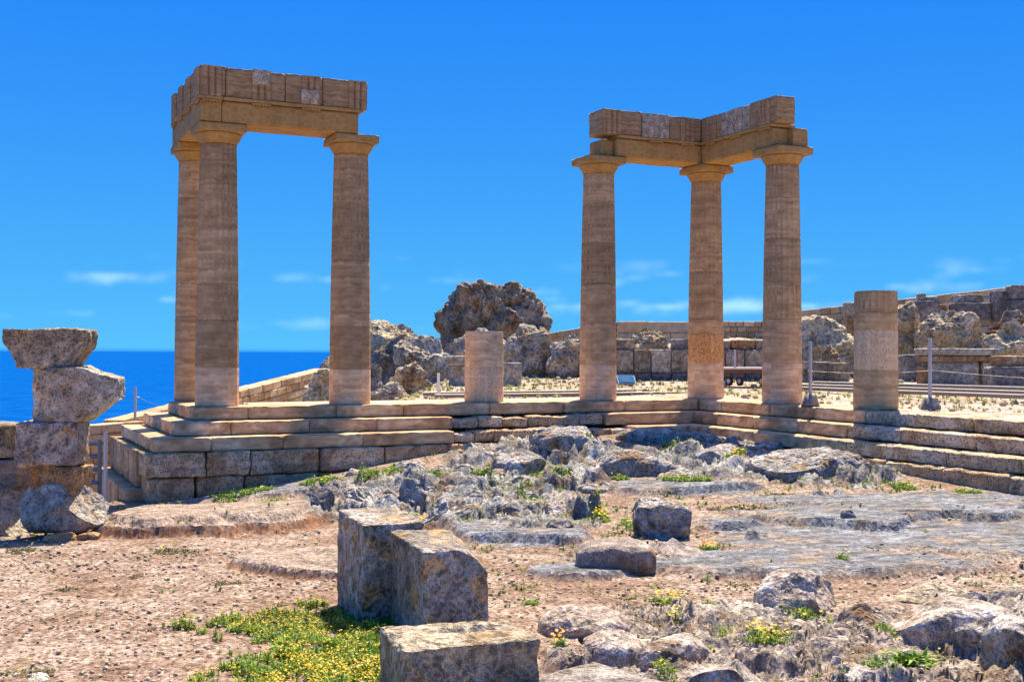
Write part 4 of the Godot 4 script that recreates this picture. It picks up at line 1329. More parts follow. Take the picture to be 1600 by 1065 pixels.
func make_far_blocks() -> void:
	far_block("dark squared block with small stones on it, on the crest above the tall stump", 12.48, 36.0, 1.9, 0.86, 0.67, 0.6, 851, 3)
	far_block("small pale stone standing on the dark squared crest block", 12.45, 36.0, 2.571, 0.24, 0.23, 0.24, 852, 6)
	far_block("flat pale stone lying on the dark squared crest block", 12.76, 36.05, 2.571, 0.36, 0.13, 0.3, 853, 6)
	far_block("brown broken block leaning at the end of the dark squared crest block", 13.12, 36.35, 1.9, 0.36, 0.57, 0.4, 854, 5)
	far_block("wide dark block lying in the middle of the crest", 13.78, 35.6, 1.95, 1.12, 0.55, 0.5, 855, 3)
	far_block("grey block set back on the wide dark crest block", 13.92, 35.75, 2.503, 0.54, 0.26, 0.3, 856, 4)
	far_block("beige block beside the grey one on the wide dark crest block", 13.47, 35.75, 2.503, 0.34, 0.24, 0.25, 857, 6)
	far_block("tall dark upright block near the frame edge on the crest", 14.62, 35.4, 1.9, 0.48, 0.95, 0.5, 858, 3)
	far_block("lower of two big blocks at the frame edge on the crest", 15.16, 35.0, 1.9, 0.96, 0.67, 0.6, 859, 3)
	far_block("upper of two big blocks at the frame edge on the crest", 15.2, 35.05, 2.573, 0.96, 0.43, 0.55, 860, 2)
	far_block("small grey pointed block against the parapet above the tall stump", 10.58, 37.0, 2.12, 0.38, 0.44, 0.35, 861, 4, 8)
	far_block("brown block beneath the small pointed block", 10.62, 37.0, 1.5, 0.40, 0.617, 0.4, 862, 5)
	far_block("squared grey block on the ground behind the tall stump", 10.63, 31.5, 0.15, 0.62, 0.79, 0.5, 863, 3)
	far_block("broad squared block beside the moulded bench", 11.75, 27.6, 0.0, 1.3, 0.68, 0.5, 864, 3, -2)
	far_block("small brown block lying on the broad squared block", 11.68, 27.7, 0.682, 0.85, 0.25, 0.35, 865, 5)
	far_block("squared brown block behind the forward column", 7.95, 31.0, 0.15, 0.84, 0.6, 0.5, 866, 4)
	far_block("small grey block next to the squared brown block behind the forward column", 8.46, 30.6, 0.15, 0.42, 0.57, 0.4, 867, 4, 14)
	far_block("pale marble block behind the short stump on the boulder side", -0.06, 32.0, 0.0, 0.62, 0.68, 0.5, 868, 6, 4)
	# a pale marble pedestal with a moulded cap
	var p := thing("marble_pedestal", "pale marble pedestal with a moulded top, half hidden by the short stump", "pedestal", Vector3(-1.45, 0.02, -32.0), rot(6))
	part("shaft", block_mesh(Vector3(0.5, 0.58, 0.5), Vector3i(7, 7, 7), 0.03, 1.4, 0.01, 871, 6), M.hewn_block, p)
	part("cap", block_mesh(Vector3(0.64, 0.26, 0.62), Vector3i(8, 6, 8), 0.05, 1.4, 0.012, 872, 6), M.hewn_block, p, Vector3(0, 0.582, 0))
	# the moulded bench
	var b := thing("stone_bench", "moulded stone bench with an ochre-stained overhanging top, behind the grey post", "bench", Vector3(10.79, 0.08, -28.7), rot(-3))
	part("seat_slab", block_mesh(Vector3(1.86, 0.17, 0.62), Vector3i(14, 5, 8), 0.025, 1.4, 0.012, 873, 6), M.hewn_block, b, Vector3(0, 0.85, 0))
	part("moulding", block_mesh(Vector3(1.72, 0.16, 0.54), Vector3i(12, 4, 6), 0.03, 1.2, 0.008, 874, 5), M.hewn_block, b, Vector3(0.02, 0.688, 0))
	part("support", block_mesh(Vector3(1.22, 0.686, 0.46), Vector3i(12, 8, 6), 0.02, 1.4, 0.012, 875, 6), M.hewn_block, b, Vector3(-0.16, 0.0, 0))
	part("support", block_mesh(Vector3(0.22, 0.686, 0.48), Vector3i(5, 8, 6), 0.02, 1.4, 0.01, 876, 6), M.hewn_block, b, Vector3(0.64, 0.0, 0))
	part("support", block_mesh(Vector3(0.24, 0.60, 0.44), Vector3i(5, 8, 6), 0.05, 1.6, 0.02, 877, 5), M.hewn_block, b, Vector3(-0.80, 0.0, 0.06))
	# the long low wall of big upright blocks
	var w := thing("block_wall", "long low wall of big upright grey blocks behind the inner corner", "wall", Vector3(2.4, 0.05, -31.6), 0.0)
	var xs := [0.0, 0.36, 0.83, 1.29, 1.82, 2.30, 2.78, 3.27, 3.77, 4.25, 4.72]
	for k in xs.size() - 1:
		var wd: float = xs[k + 1] - xs[k]
		part("plinth_block", block_mesh(Vector3(wd - 0.01, 0.38, 0.66), Vector3i(6, 5, 5), 0.015, 1.0, 0.006, 880 + k, 3), M.hewn_block, w, Vector3(xs[k] + wd * 0.5, 0.0, 0.0))
		part("wall_block", block_mesh(Vector3(wd - 0.012, 0.62, 0.5), Vector3i(8, 9, 5), 0.02, 1.6, 0.008, 900 + k, [3, 4, 4, 6, 4, 3, 4, 6, 4, 4][k]), M.hewn_block, w, Vector3(xs[k] + wd * 0.5, 0.382, 0.02))
	for u in [[0.0, 0.86, 0.27, 4], [1.86, 0.6, 0.28, 3], [3.05, 0.36, 0.24, 4], [3.43, 0.62, 0.26, 5], [4.08, 0.5, 0.26, 4]]:
		part("cap_block", block_mesh(Vector3(u[1], u[2], 0.42), Vector3i(8, 5, 5), 0.025, 1.6, 0.012, 920 + int(u[0] * 10.0), u[3]), M.hewn_block, w, Vector3(u[0] + u[1] * 0.5, 1.004, -0.02))


# A wall of fitted stones between two plan points (x, distance); heights at both ends.
func stone_wall(label: String, a: Vector2, b: Vector2, low: Vector2, high: Vector2, course: float, run: Vector2, thick: float, sd: int) -> void:
	var along_v := b - a
	var l := along_v.length()
	var turn := atan2(along_v.y, along_v.x)
	var o := thing("parapet_wall", label, "wall", Vector3(a.x, 0, -a.y), turn, "stone parapets round the summit")
	var outline := PackedVector2Array([Vector2(0.01, low.x), Vector2(l - 0.01, low.y), Vector2(l - 0.01, high.y - 0.03), Vector2(0.01, high.x - 0.03)])
	part("wall_core", prism_mesh(outline, -thick * 0.5 + 0.03, thick * 0.5 - 0.03), M.mortar, o)
	rng.seed = sd
	var slope := (high.y - high.x) / l
	var rows := int(ceilf((maxf(high.x, high.y) - minf(low.x, low.y)) / course))
	var lean := atan(slope)
	# courses follow the top of the wall, so the coping is a clean line
	for j in rows:
		var x := 0.0
		while x < l - 0.03:
			var w := rng.randf_range(run.x, run.y)
			if l - x - w < run.x * 0.6:
				w = l - x
			var xm := x + w * 0.5
			var y := lerpf(high.x, high.y, xm / l) - (j + 1) * course
			if y + course * 0.5 > lerpf(low.x, low.y, xm / l):
				part("wall_stone", stone_shapes[rng.randi() % stone_shapes.size()], M["wall_stone_%d" % (rng.randi() % 4)], o, Vector3(xm, y, rng.randf_range(-0.012, 0.012)), Vector3(0, 0, lean), Vector3((w - 0.012) / cos(lean), course - 0.012, thick))
			x += w


func make_walls() -> void:
	rng.seed = 5
	for k in 6:
		stone_shapes.append(bevel_mesh(Vector3.ONE, 0.06, 0.03))
	stone_wall("sloping parapet of small stones climbing from the sea edge behind the corner column", Vector2(-8.62, 25.6), Vector2(-5.7, 35.6), Vector2(-1.9, -0.7), Vector2(-0.52, 0.47), 0.2, Vector2(0.28, 0.55), 0.5, 41)
	stone_wall("short piece of low rough wall beyond the metal steps", Vector2(-9.0, 24.0), Vector2(-7.8, 25.0), Vector2(-2.6, -2.4), Vector2(-0.56, -0.50), 0.2, Vector2(0.3, 0.5), 0.4, 42)
	stone_wall("far low parapet rising beside the boulder", Vector2(0.9, 43.0), Vector2(3.75, 42.2), Vector2(0.7, 0.7), Vector2(1.58, 2.06), 0.22, Vector2(0.4, 0.8), 0.5, 43)
	stone_wall("far parapet of large ashlars behind the inner corner column", Vector2(3.76, 42.0), Vector2(6.3, 41.6), Vector2(0.7, 0.7), Vector2(2.07, 2.07), 0.40, Vector2(0.8, 1.5), 0.5, 44)
	stone_wall("far parapet of small brown stones between the inner corner and the forward column", Vector2(6.32, 41.6), Vector2(9.75, 41.0), Vector2(0.7, 0.7), Vector2(2.07, 2.07), 0.19, Vector2(0.2, 0.42), 0.5, 45)
	stone_wall("upper brown parapet climbing the crest beyond the tall stump", Vector2(9.8, 40.2), Vector2(18.5, 39.0), Vector2(1.3, 1.9), Vector2(2.42, 3.42), 0.24, Vector2(0.3, 0.7), 0.5, 46)


func make_small_things() -> void:
	for k in 2:
		var at: Vector3 = [Vector3(5.5, 0.0, -21.8), Vector3(7.28, 0.0, -20.6)][k]
		var h: float = [1.16, 1.22][k]
		var o := thing("barrier_post", ["grey metal barrier post in a concrete foot beside the forward column", "grey metal barrier post in a concrete foot before the moulded bench"][k], "post", at, 0.3, "barrier posts")
		part("foot", lathe_mesh([Vector2(0.0, 0.0), Vector2(0.23, 0.0), Vector2(0.22, 0.02), Vector2(0.15, 0.20), Vector2(0.0, 0.205)], 4), M.concrete, o, Vector3.ZERO, Vector3(0, 0.3, 0))
		part("shaft", rod_mesh(Vector3(0, 0.19, 0), Vector3(0, h, 0), 0.032, 12), M.galvanised, o)
		part("cap", rod_mesh(Vector3(0, h, 0), Vector3(0, h + 0.012, 0), 0.035, 12), M.galvanised, o)
		part("eye_ring", rod_mesh(Vector3(-0.05, h * 0.55, 0.0), Vector3(0.05, h * 0.55, 0.0), 0.012, 8), M.galvanised, o)
	var wire := func(a: Vector3, b: Vector3, sag: float) -> ArrayMesh:
		var st := SurfaceTool.new()
		var last := a
		for i in range(1, 9):
			var f := i / 8.0
			var p := a.lerp(b, f) - Vector3(0, sag * 4.0 * f * (1.0 - f), 0)
			st.append_from(rod_mesh(last, p, 0.0035, 5), 0, Transform3D())
			last = p
		return st.commit()
	single("barrier_wire", "thin wire strung from the post before the bench towards the frame edge", "wire", wire.call(Vector3(7.33, 0.68, -20.6), Vector3(10.2, 0.5, -19.6), 0.03), M.galvanised)
	single("barrier_wire", "thin wire strung between the two barrier posts behind the tall stump", "wire", wire.call(Vector3(5.55, 0.64, -21.8), Vector3(7.23, 0.67, -20.6), 0.04), M.galvanised)
	single("short_post", "short pale square post behind the step edge near the short stump", "post", bevel_mesh(Vector3(0.055, 0.56, 0.055), 0.006), M.white_post, Vector3(-1.57, -0.05, -25.3))
	var sp := thing("thin_post", "thin grey post standing before the sloping parapet and the sea", "post", Vector3(-8.05, -0.8, -25.3))
	part("shaft", rod_mesh(Vector3.ZERO, Vector3(0, 0.99, 0), 0.03, 10), M.galvanised, sp)
	part("hook", rod_mesh(Vector3(0.0, 0.78, 0), Vector3(0.09, 0.77, 0), 0.012, 6), M.white_post, sp)
	single("barrier_wire", "thin wire hanging from the thin post to the corner column", "wire", wire.call(Vector3(-7.97, -0.03, -25.3), Vector3(-6.2, -0.12, -23.4), 0.12), M.galvanised)
	# rails for moving blocks, laid over the terrace
	var rail := func(label: String, a: Vector3, b: Vector3) -> void:
		var o := thing("rail", label, "rail", a, 0.0, "long rails laid over the terrace")
		var d := b - a
		var l := d.length()
		o.rotation.y = atan2(-d.z, d.x)
		part("rail_head", bevel_mesh(Vector3(l, 0.022, 0.13), 0.006), M.pale_board, o, Vector3(l * 0.5, 0.062, 0))
		part("rail_web", bevel_mesh(Vector3(l, 0.06, 0.05), 0.008), M.rail_steel, o, Vector3(l * 0.5, 0.0, 0))
	rail.call("nearer rail behind the long steps", Vector3(-1.6, 0.0, -24.75), Vector3(5.2, 0.16, -27.6))
	rail.call("farther rail behind the long steps", Vector3(-1.9, 0.02, -25.35), Vector3(4.9, 0.2, -29.0))
	rail.call("nearer rail behind the wing columns", Vector3(6.55, 0.10, -28.2), Vector3(10.3, 0.02, -22.6))
	rail.call("middle rail behind the wing columns", Vector3(7.0, 0.14, -28.9), Vector3(10.9, 0.06, -23.4))
	rail.call("farther rail behind the wing columns", Vector3(7.6, 0.18, -29.8), Vector3(11.9, 0.08, -24.6))
	# information board
	var b := thing("information_board", "small blue slanted information board on the ground before the block wall", "sign", Vector3(2.86, 0.2, -29.6), rot(6))
	part("frame", bevel_mesh(Vector3(0.46, 0.03, 0.34), 0.004), M.sign_frame, b, Vector3(0, 0.07, 0.0), Vector3(rot(38), 0, 0))
	part("panel", bevel_mesh(Vector3(0.40, 0.012, 0.28), 0.003), M.sign_blue, b, Vector3(0, 0.098, 0.018), Vector3(rot(38), 0, 0))
	for q in 5:
		part("print_line", bevel_mesh(Vector3(0.24 - 0.03 * (q % 3), 0.003, 0.012), 0.0005), M.sign_print, b, Vector3(-0.03, 0.135 - 0.022 * q, 0.0 + 0.028 * q), Vector3(rot(38), 0, 0))
	part("stand", bevel_mesh(Vector3(0.40, 0.16, 0.05), 0.006), M.dark_metal, b, Vector3(0, -0.06, -0.06))
	# flat trolley with castors
	var c := thing("trolley", "rusty flat trolley with castors and uprights between the inner corner and forward columns", "trolley", Vector3(5.75, 0.17, -29.0), rot(-2))
	part("deck", bevel_mesh(Vector3(1.15, 0.05, 0.6), 0.008), M.pale_board, c, Vector3(0.0, 0.40, 0))
	part("frame", bevel_mesh(Vector3(1.10, 0.09, 0.55), 0.008), M.rust, c, Vector3(0.0, 0.308, 0))
	for p in [Vector3(-0.52, 0.45, -0.26), Vector3(-0.32, 0.45, 0.26), Vector3(-0.20, 0.45, -0.26), Vector3(0.48, 0.45, -0.26)]:
		part("upright", bevel_mesh(Vector3(0.045, 0.42, 0.045), 0.004), M.rust if p.z < 0.0 else M.galvanised, c, p)
	for p in [Vector3(-0.44, 0, 0.16), Vector3(-0.20, 0, 0.26), Vector3(0.46, 0, 0.2), Vector3(0.42, 0, -0.2), Vector3(-0.42, 0, -0.2)]:
		var wheel := Node3D.new()
		put(wheel, "castor", c)
		wheel.position = p
		wheel.rotation.y = 0.5
		part("fork", bevel_mesh(Vector3(0.06, 0.16, 0.10), 0.01), M.rust, wheel, Vector3(0, 0.15, -0.02))
		part("tyre", rod_mesh(Vector3(-0.03, 0.11, 0), Vector3(0.03, 0.11, 0), 0.11, 20), M.tyre, wheel)
		part("hub", rod_mesh(Vector3(-0.034, 0.11, 0), Vector3(0.034, 0.11, 0), 0.065, 14), M.pale_board, wheel)
	# metal steps down behind the stack
	var s := thing("metal_steps", "dark metal ladder steps with a rail post behind the stacked blocks", "steps", Vector3(-5.95, -1.3, -17.0), rot(10))
	part("post", rod_mesh(Vector3(0.13, 0.0, 0.1), Vector3(0.13, 1.10, 0.1), 0.028, 10), M.galvanised, s)
	part("post", rod_mesh(Vector3(0.02, 0.0, -0.1), Vector3(0.02, 0.98, -0.1), 0.03, 10), M.dark_metal, s)
	for q in 5:
		part("tread", bevel_mesh(Vector3(0.5, 0.035, 0.26), 0.004), M.dark_metal, s, Vector3(-0.25, 0.16 + 0.18 * q, -0.05 - 0.1 * q))


# ---------------------------------------------------------------- plants and small stones
func blades(v: PackedVector3Array, ix: PackedInt32Array, c: PackedColorArray, at: Vector3, n: int, h: float, spread: float, wide: float, col: Color) -> void:
	for k in n:
		var a := rng.randf() * TAU
		var lean := rng.randf_range(0.35, 1.25)
		var len := h * rng.randf_range(0.55, 1.15)
		var root := at + Vector3(cos(a + 1.0), 0, sin(a + 1.0)) * spread * rng.randf() * 0.5 - Vector3(0, 0.01, 0)
		var out := Vector3(cos(a), 0, sin(a))
		var side := Vector3(-sin(a), 0, cos(a)) * wide * rng.randf_range(0.7, 1.2)
		var mid := root + out * len * lean * 0.35 + Vector3.UP * len * 0.6
		var tip := root + out * len * lean + Vector3.UP * len * (1.0 - lean * 0.35)
		var base := v.size()
		v.append_array(PackedVector3Array([root - side * 0.6, root + side * 0.6, mid + side, mid - side, tip]))
		var t := col * rng.randf_range(0.7, 1.25)
		for q in 5:
			c.append(t)
		ix.append_array(PackedInt32Array([base, base + 1, base + 2, base, base + 2, base + 3, base + 3, base + 2, base + 4]))


func flowers(v: PackedVector3Array, ix: PackedInt32Array, c: PackedColorArray, at: Vector3, r: float, col: Color) -> void:
	var tilt := Basis.from_euler(Vector3(rng.randf_range(-0.6, 0.7), 0, rng.randf_range(-0.6, 0.6)))
	var base := v.size()
	v.append(at + tilt * Vector3(0, -r * 0.25, 0))
	c.append(col * 0.8)
	for k in 6:
		var a := TAU * k / 6.0
		v.append(at + tilt * Vector3(cos(a) * r, 0, sin(a) * r))
		c.append(col)
	for k in 6:
		ix.append_array(PackedInt32Array([base, base + 1 + (k + 1) % 6, base + 1 + k]))


const GREENS := [Color(0.23, 0.36, 0.022), Color(0.17, 0.29, 0.018), Color(0.34, 0.42, 0.03), Color(0.13, 0.24, 0.025)]
const DRY := [Color(0.20, 0.17, 0.06), Color(0.15, 0.14, 0.045), Color(0.27, 0.21, 0.09), Color(0.11, 0.11, 0.03)]
const YELLOW := Color(0.72, 0.50, 0.01)
const ORANGE := Color(0.85, 0.40, 0.02)


func clump(kind: String, x: float, d: float, rx: float, rd: float, label: String, group: String) -> void:
	rng.seed = int(x * 1000.0) * 31 + int(d * 1000.0)
	var o := thing("wildflower_clump" if kind == "y" or kind == "o" else "leafy_plant" if kind == "l" else "grass_tuft", label, "plant", Vector3(x, ground_at(x, d), -d), 0.0, group)
	var v := PackedVector3Array()
	var ix := PackedInt32Array()
	var c := PackedColorArray()
	var fv := PackedVector3Array()
	var fi := PackedInt32Array()
	var fc := PackedColorArray()
	var near := clampf(9.0 / d, 0.45, 1.3)
	var n := int(clampf(rx * rd * 2400.0 * near, 18.0, 260.0))
	for k in n:
		var a := rng.randf() * TAU
		var r := sqrt(rng.randf()) * (0.75 + 0.45 * n_mid.get_noise_2d(x * 9.0 + cos(a) * 2.0, d * 9.0 + sin(a) * 2.0))
		var px := x + cos(a) * r * rx
		var pd := d + sin(a) * r * rd
		var p := Vector3(px - x, ground_at(px, pd) - o.position.y, -(pd - d))
		var tone: Color = (DRY if kind == "d" else GREENS)[rng.randi() % 4]
		if kind == "l":
			blades(v, ix, c, p, 5, rng.randf_range(0.07, 0.14), 0.03, 0.014, tone * 0.9)
		else:
			blades(v, ix, c, p, 6, rng.randf_range(0.03, 0.07) * (0.6 if kind == "d" else 1.0) / sqrt(near), 0.03, 0.004 / near, tone)
		var many := 0.75 if kind == "y" or kind == "o" else 0.05
		if rng.randf() < many:
			flowers(fv, fi, fc, p + Vector3(rng.randf_range(-0.02, 0.02), rng.randf_range(0.04, 0.09), rng.randf_range(-0.02, 0.02)), rng.randf_range(0.009, 0.014) / sqrt(near), ORANGE if kind == "o" else YELLOW)
	part("leaves", commit(v, ix, c), M.leaf, o)
	if fi.size():
		part("flowers", commit(fv, fi, fc), M.petal, o)


func scatter(called: String, shape: Mesh, mat: Material, places: Array, tints: Array) -> void:
	var mm := MultiMesh.new()
	mm.transform_format = MultiMesh.TRANSFORM_3D
	mm.use_colors = true
	mm.mesh = shape
	mm.instance_count = places.size()
	for k in places.size():
		mm.set_instance_transform(k, places[k])
		mm.set_instance_color(k, tints[k])
	var o := MultiMeshInstance3D.new()
	o.multimesh = mm
	o.material_override = mat
	put(o, called)
	o.set_meta("kind", "stuff")
	tag(o, {"meadow_grass": "short green grass of the flowery patch beside the hewn blocks", "yellow_flowers": "tiny yellow flowers thick in the grass beside the hewn blocks", "pebbles": "pale pebbles strewn over the bare earth", "ground_grass": "sparse low grass over the earth and in cracks of the bedrock"}[called], {"meadow_grass": "grass", "yellow_flowers": "flowers", "pebbles": "pebbles", "ground_grass": "grass"}[called])


func make_plants() -> void:
	var patch := PackedVector2Array([Vector2(-2.05, 7.62), Vector2(-1.55, 7.95), Vector2(-1.07, 8.25), Vector2(-0.72, 7.8), Vector2(-0.62, 6.9), Vector2(-0.6, 5.9), Vector2(-0.55, 4.6), Vector2(-1.9, 4.6), Vector2(-1.62, 5.6), Vector2(-1.50, 6.2), Vector2(-1.36, 6.7), Vector2(-1.50, 7.15)])
	var v := PackedVector3Array()
	var ix := PackedInt32Array()
	var c := PackedColorArray()
	rng.seed = 71
	blades(v, ix, c, Vector3.ZERO, 9, 1.0, 0.7, 0.055, Color(1, 1, 1))
	var tuft := commit(v, ix, c)
	v = PackedVector3Array()
	ix = PackedInt32Array()
	c = PackedColorArray()
	flowers(v, ix, c, Vector3.ZERO, 1.0, Color(1, 1, 1))
	var bloom := commit(v, ix, c)
	var where := []
	var tint := []
	var fw := []
	var ft := []
	for k in 15000:
		var p := Vector2(rng.randf_range(-2.2, -0.5), rng.randf_range(4.6, 8.4))
		var j := p + Vector2(n_mid.get_noise_2d(p.x * 1.4, p.y * 1.4), n_mid.get_noise_2d(p.x * 1.4 + 50.0, p.y * 1.4)) * 0.5
		if not Geometry2D.is_point_in_polygon(j, patch):
			continue
		var bare := n_mid.get_noise_2d(p.x * 2.0 + 9.0, p.y * 2.0)
		if bare < -0.30:
			continue
		var y := ground_at(p.x, p.y)
		var h := rng.randf_range(0.022, 0.060) * (1.0 + bare * 0.8)
		where.append(Transform3D(Basis(Vector3.UP, rng.randf() * TAU).scaled(Vector3(h * 1.1, h, h * 1.1)), Vector3(p.x, y, -p.y)))
		tint.append((GREENS[rng.randi() % 4] as Color).lerp(DRY[rng.randi() % 4], 0.5 if p.y > 7.4 and rng.randf() < 0.5 else 0.05) * rng.randf_range(0.9, 1.5))
		var rich := 0.95 if p.y < 6.6 else 0.35
		if rng.randf() < rich and n_big.get_noise_2d(p.x * 3.0, p.y * 3.0) > -0.25:
			for q in 2:
				var s := rng.randf_range(0.004, 0.0072)
				fw.append(Transform3D(Basis.from_euler(Vector3(rng.randf_range(-0.3, 0.6), rng.randf() * TAU, rng.randf_range(-0.4, 0.4))).scaled(Vector3(s, s, s)), Vector3(p.x + rng.randf_range(-0.03, 0.03), y + h * rng.randf_range(0.85, 1.25), -p.y + rng.randf_range(-0.03, 0.03))))
				ft.append(YELLOW * rng.randf_range(0.8, 1.1))
	scatter("meadow_grass", tuft, M.leaf, where, tint)
	scatter("yellow_flowers", bloom, M.petal, fw, ft)
	# sparse grass in the cracks
	where = []
	tint = []
	rng.seed = 72
	for k in 24000:
		var d := 5.0 * pow(22.5 / 5.0, rng.randf())
		var x := rng.randf_range(-0.5, 0.5) * d
		var y := ground_at(x, d)
		if y < court_level(x, d) - 0.3 or y < -2.0:
			continue
		var a := n_big.get_noise_2d(x * 1.9 + 20.0, d * 1.3)
		var want := smoothstep(0.12, 0.5, a + n_mid.get_noise_2d(x * 2.0, d * 2.0 + 7.0) * 0.5)
		if g_slab > 0.4 or g_ledge > 0.4:
			want *= 0.08
		if g_rough > 0.4:
			want *= 0.25
		if g_rock > 0.5:
			want = 1.0 if y < court_level(x, d) + 0.07 and n_mid.get_noise_2d(x * 0.9, d * 0.6) > -0.12 else 0.0
		if x < -0.7 and d < 12.5:
			want *= 0.12
		if rng.randf() > want:
			continue
		var h := rng.randf_range(0.018, 0.052) * clampf(d / 11.0, 0.7, 1.5)
		where.append(Transform3D(Basis(Vector3.UP, rng.randf() * TAU).scaled(Vector3(h * 1.6, h, h * 1.6)), Vector3(x, y, -d)))
		tint.append((GREENS[rng.randi() % 4] as Color).lerp(DRY[rng.randi() % 4], rng.randf_range(0.0, 1.0) * (0.9 if g_rock < 0.5 else 0.3)) * rng.randf_range(0.9, 1.4))
	for k in 7000:
		var d := rng.randf_range(20.0, 40.0)
		var x := rng.randf_range(-0.12, 0.46) * d
		var q := Vector2(x, d) - CORNER
		if q.dot(V) > -1.3 and q.dot(U) < 0.6 or n_mid.get_noise_2d(x * 0.6, d * 0.6) + 0.2 * (rng.randf() - 0.5) < 0.02 + 0.25 * smoothstep(26.0, 21.0, d):
			continue
		var h := rng.randf_range(0.04, 0.13)
		where.append(Transform3D(Basis(Vector3.UP, rng.randf() * TAU).scaled(Vector3(h * 1.6, h, h * 1.6)), Vector3(x, terrace_level(x, d), -d)))
		tint.append((DRY[rng.randi() % 4] as Color).lerp(GREENS[rng.randi() % 4], rng.randf() * 0.6) * 1.7)
	scatter("ground_grass", tuft, M.leaf, where, tint)
	# pebbles on the earth
	where = []
	tint = []
	rng.seed = 73
	for k in 52000:
		var d := 4.6 * pow(19.0 / 4.6, pow(rng.randf(), 1.3))
		var x := rng.randf_range(-0.5, 0.5) * d
		var y := ground_at(x, d)
		if g_ledge > 0.3 or d > 11.0 and rng.randf() < 0.6 or g_slab > 0.35 and rng.randf() < 0.93 or g_rock > 0.5 and rng.randf() < 0.7:
			continue
		if y < court_level(x, d) - 0.4:
			continue
		var many := 0.5 + n_big.get_noise_2d(x * 1.4, d * 1.4 + 60.0)
		if rng.randf() > many + 0.15:
			continue
		var s := 0.0035 + 0.016 * pow(rng.randf(), 7.0)
		s *= clampf(d / 9.0, 0.8, 1.4)
		where.append(Transform3D(Basis.from_euler(Vector3(rng.randf() * 0.5, rng.randf() * TAU, rng.randf() * 0.5)).scaled(Vector3(s, s * 0.6, s * 0.85)), Vector3(x, y, -d)))
		tint.append(Color(0.85, 0.77, 0.69).lerp(Color(0.52, 0.42, 0.34), pow(rng.randf(), 1.6)) * rng.randf_range(0.7, 1.25))
	for k in 1800:
		var d := rng.randf_range(20.0, 38.0)
		var x := rng.randf_range(-0.1, 0.46) * d
		var q := Vector2(x, d) - CORNER
		if q.dot(V) > -1.3 and q.dot(U) < 0.6:
			continue
		var s := 0.012 + 0.07 * pow(rng.randf(), 5.0)
		where.append(Transform3D(Basis.from_euler(Vector3(rng.randf() * 0.5, rng.randf() * TAU, rng.randf() * 0.5)).scaled(Vector3(s, s * 0.55, s * 0.85)), Vector3(x, terrace_level(x, d), -d)))
		tint.append(Color(0.85, 0.79, 0.70).lerp(Color(0.55, 0.48, 0.40), rng.randf()))
	scatter("pebbles", rock_mesh(1, 990, Vector3(2, 2, 2), 0.2, 5, 0.15, 0.0, 0.0, 6), M.pebble, where, tint)
	var says := {"g": ["green grass tuft", "grass tufts in the bedrock"], "d": ["dry olive grass tuft", "dry grass tufts on the earth"], "y": ["clump of small yellow wildflowers", "yellow wildflower clumps"], "o": ["clump of orange-yellow wildflowers", "orange wildflower clumps"], "l": ["bright leafy green plant", "leafy plants among the pink rocks"]}
	for s in CLUMPS:
		var grow := 1.5 if s[2] > 14.0 and s[0] != "d" else 1.0
		clump(s[0], s[1], s[2], s[3] * grow, s[4] * grow, where_label(says[s[0]][0], s[1], s[2]), says[s[0]][1])


const CLUMPS := [["g", -3.09, 15.59, 0.18, 0.49], ["g", -2.98, 18.24, 0.19, 0.50], ["g", -2.17, 18.24, 0.18, 0.50], ["g", -1.97, 19.46, 0.13, 0.50], ["g", -1.04, 17.52, 0.24, 0.44], ["g", -4.01, 17.66, 0.38, 0.50], ["g", 0.44, 18.24, 0.11, 0.19], ["g", 0.70, 17.43, 0.20, 0.24], ["g", 1.07, 20.47, 0.30, 0.50], ["g", 1.60, 17.55, 0.13, 0.18], ["g", 3.11, 21.20, 0.30, 0.50], ["y", 3.59, 19.35, 0.21, 0.50], ["d", 2.85, 14.45, 0.66, 0.38], ["g", 1.28, 12.95, 0.10, 0.50], ["y", 1.71, 12.36, 0.17, 0.33], ["y", 1.01, 13.39, 0.13, 0.33], ["g", 0.99, 9.89, 0.09, 0.18], ["o", 1.83, 10.93, 0.10, 0.24], ["g", 0.16, 8.20, 0.07, 0.10], ["y", 1.14, 8.41, 0.15, 0.19], ["g", 1.36, 8.12, 0.09, 0.12], ["y", 1.07, 7.79, 0.07, 0.08], ["g", 1.33, 7.35, 0.07, 0.13], ["y", 1.54, 7.12, 0.18, 0.19], ["g", 0.83, 6.37, 0.07, 0.17], ["o", 0.27, 6.82, 0.07, 0.13], ["g", 1.14, 6.94, 0.06, 0.09], ["g", 1.98, 8.04, 0.20, 0.15], ["l", 2.84, 7.49, 0.09, 0.22], ["d", 2.49, 6.85, 0.14, 0.15], ["l", 2.21, 6.49, 0.11, 0.11], ["g", 1.95, 6.21, 0.17, 0.09], ["g", 2.31, 7.34, 0.06, 0.18], ["g", 2.80, 10.06, 0.06, 0.13], ["d", -2.53, 6.25, 0.17, 0.17], ["d", -3.13, 10.97, 0.31, 0.19], ["d", -3.32, 8.88, 0.10, 0.11], ["d", -2.27, 7.41, 0.07, 0.06], ["d", -2.98, 9.46, 0.09, 0.10], ["d", -2.16, 9.11, 0.17, 0.12], ["d", -4.61, 11.18, 0.18, 0.29], ["o", -0.94, 13.42, 0.15, 0.30], ["g", -0.71, 13.73, 0.11, 0.34], ["g", 2.52, 16.96, 0.32, 0.25], ["d", 3.65, 16.09, 0.35, 0.17], ["g", 5.80, 23.08, 0.31, 0.50], ["g", 0.26, 15.95, 0.13, 0.47], ["g", -0.42, 17.11, 0.18, 0.40], ["g", 5.60, 16.98, 0.14, 0.29], ["g", 6.29, 16.26, 0.13, 0.29], ["g", 5.31, 19.24, 0.21, 0.50], ["d", 0.83, 8.49, 0.09, 0.09]]


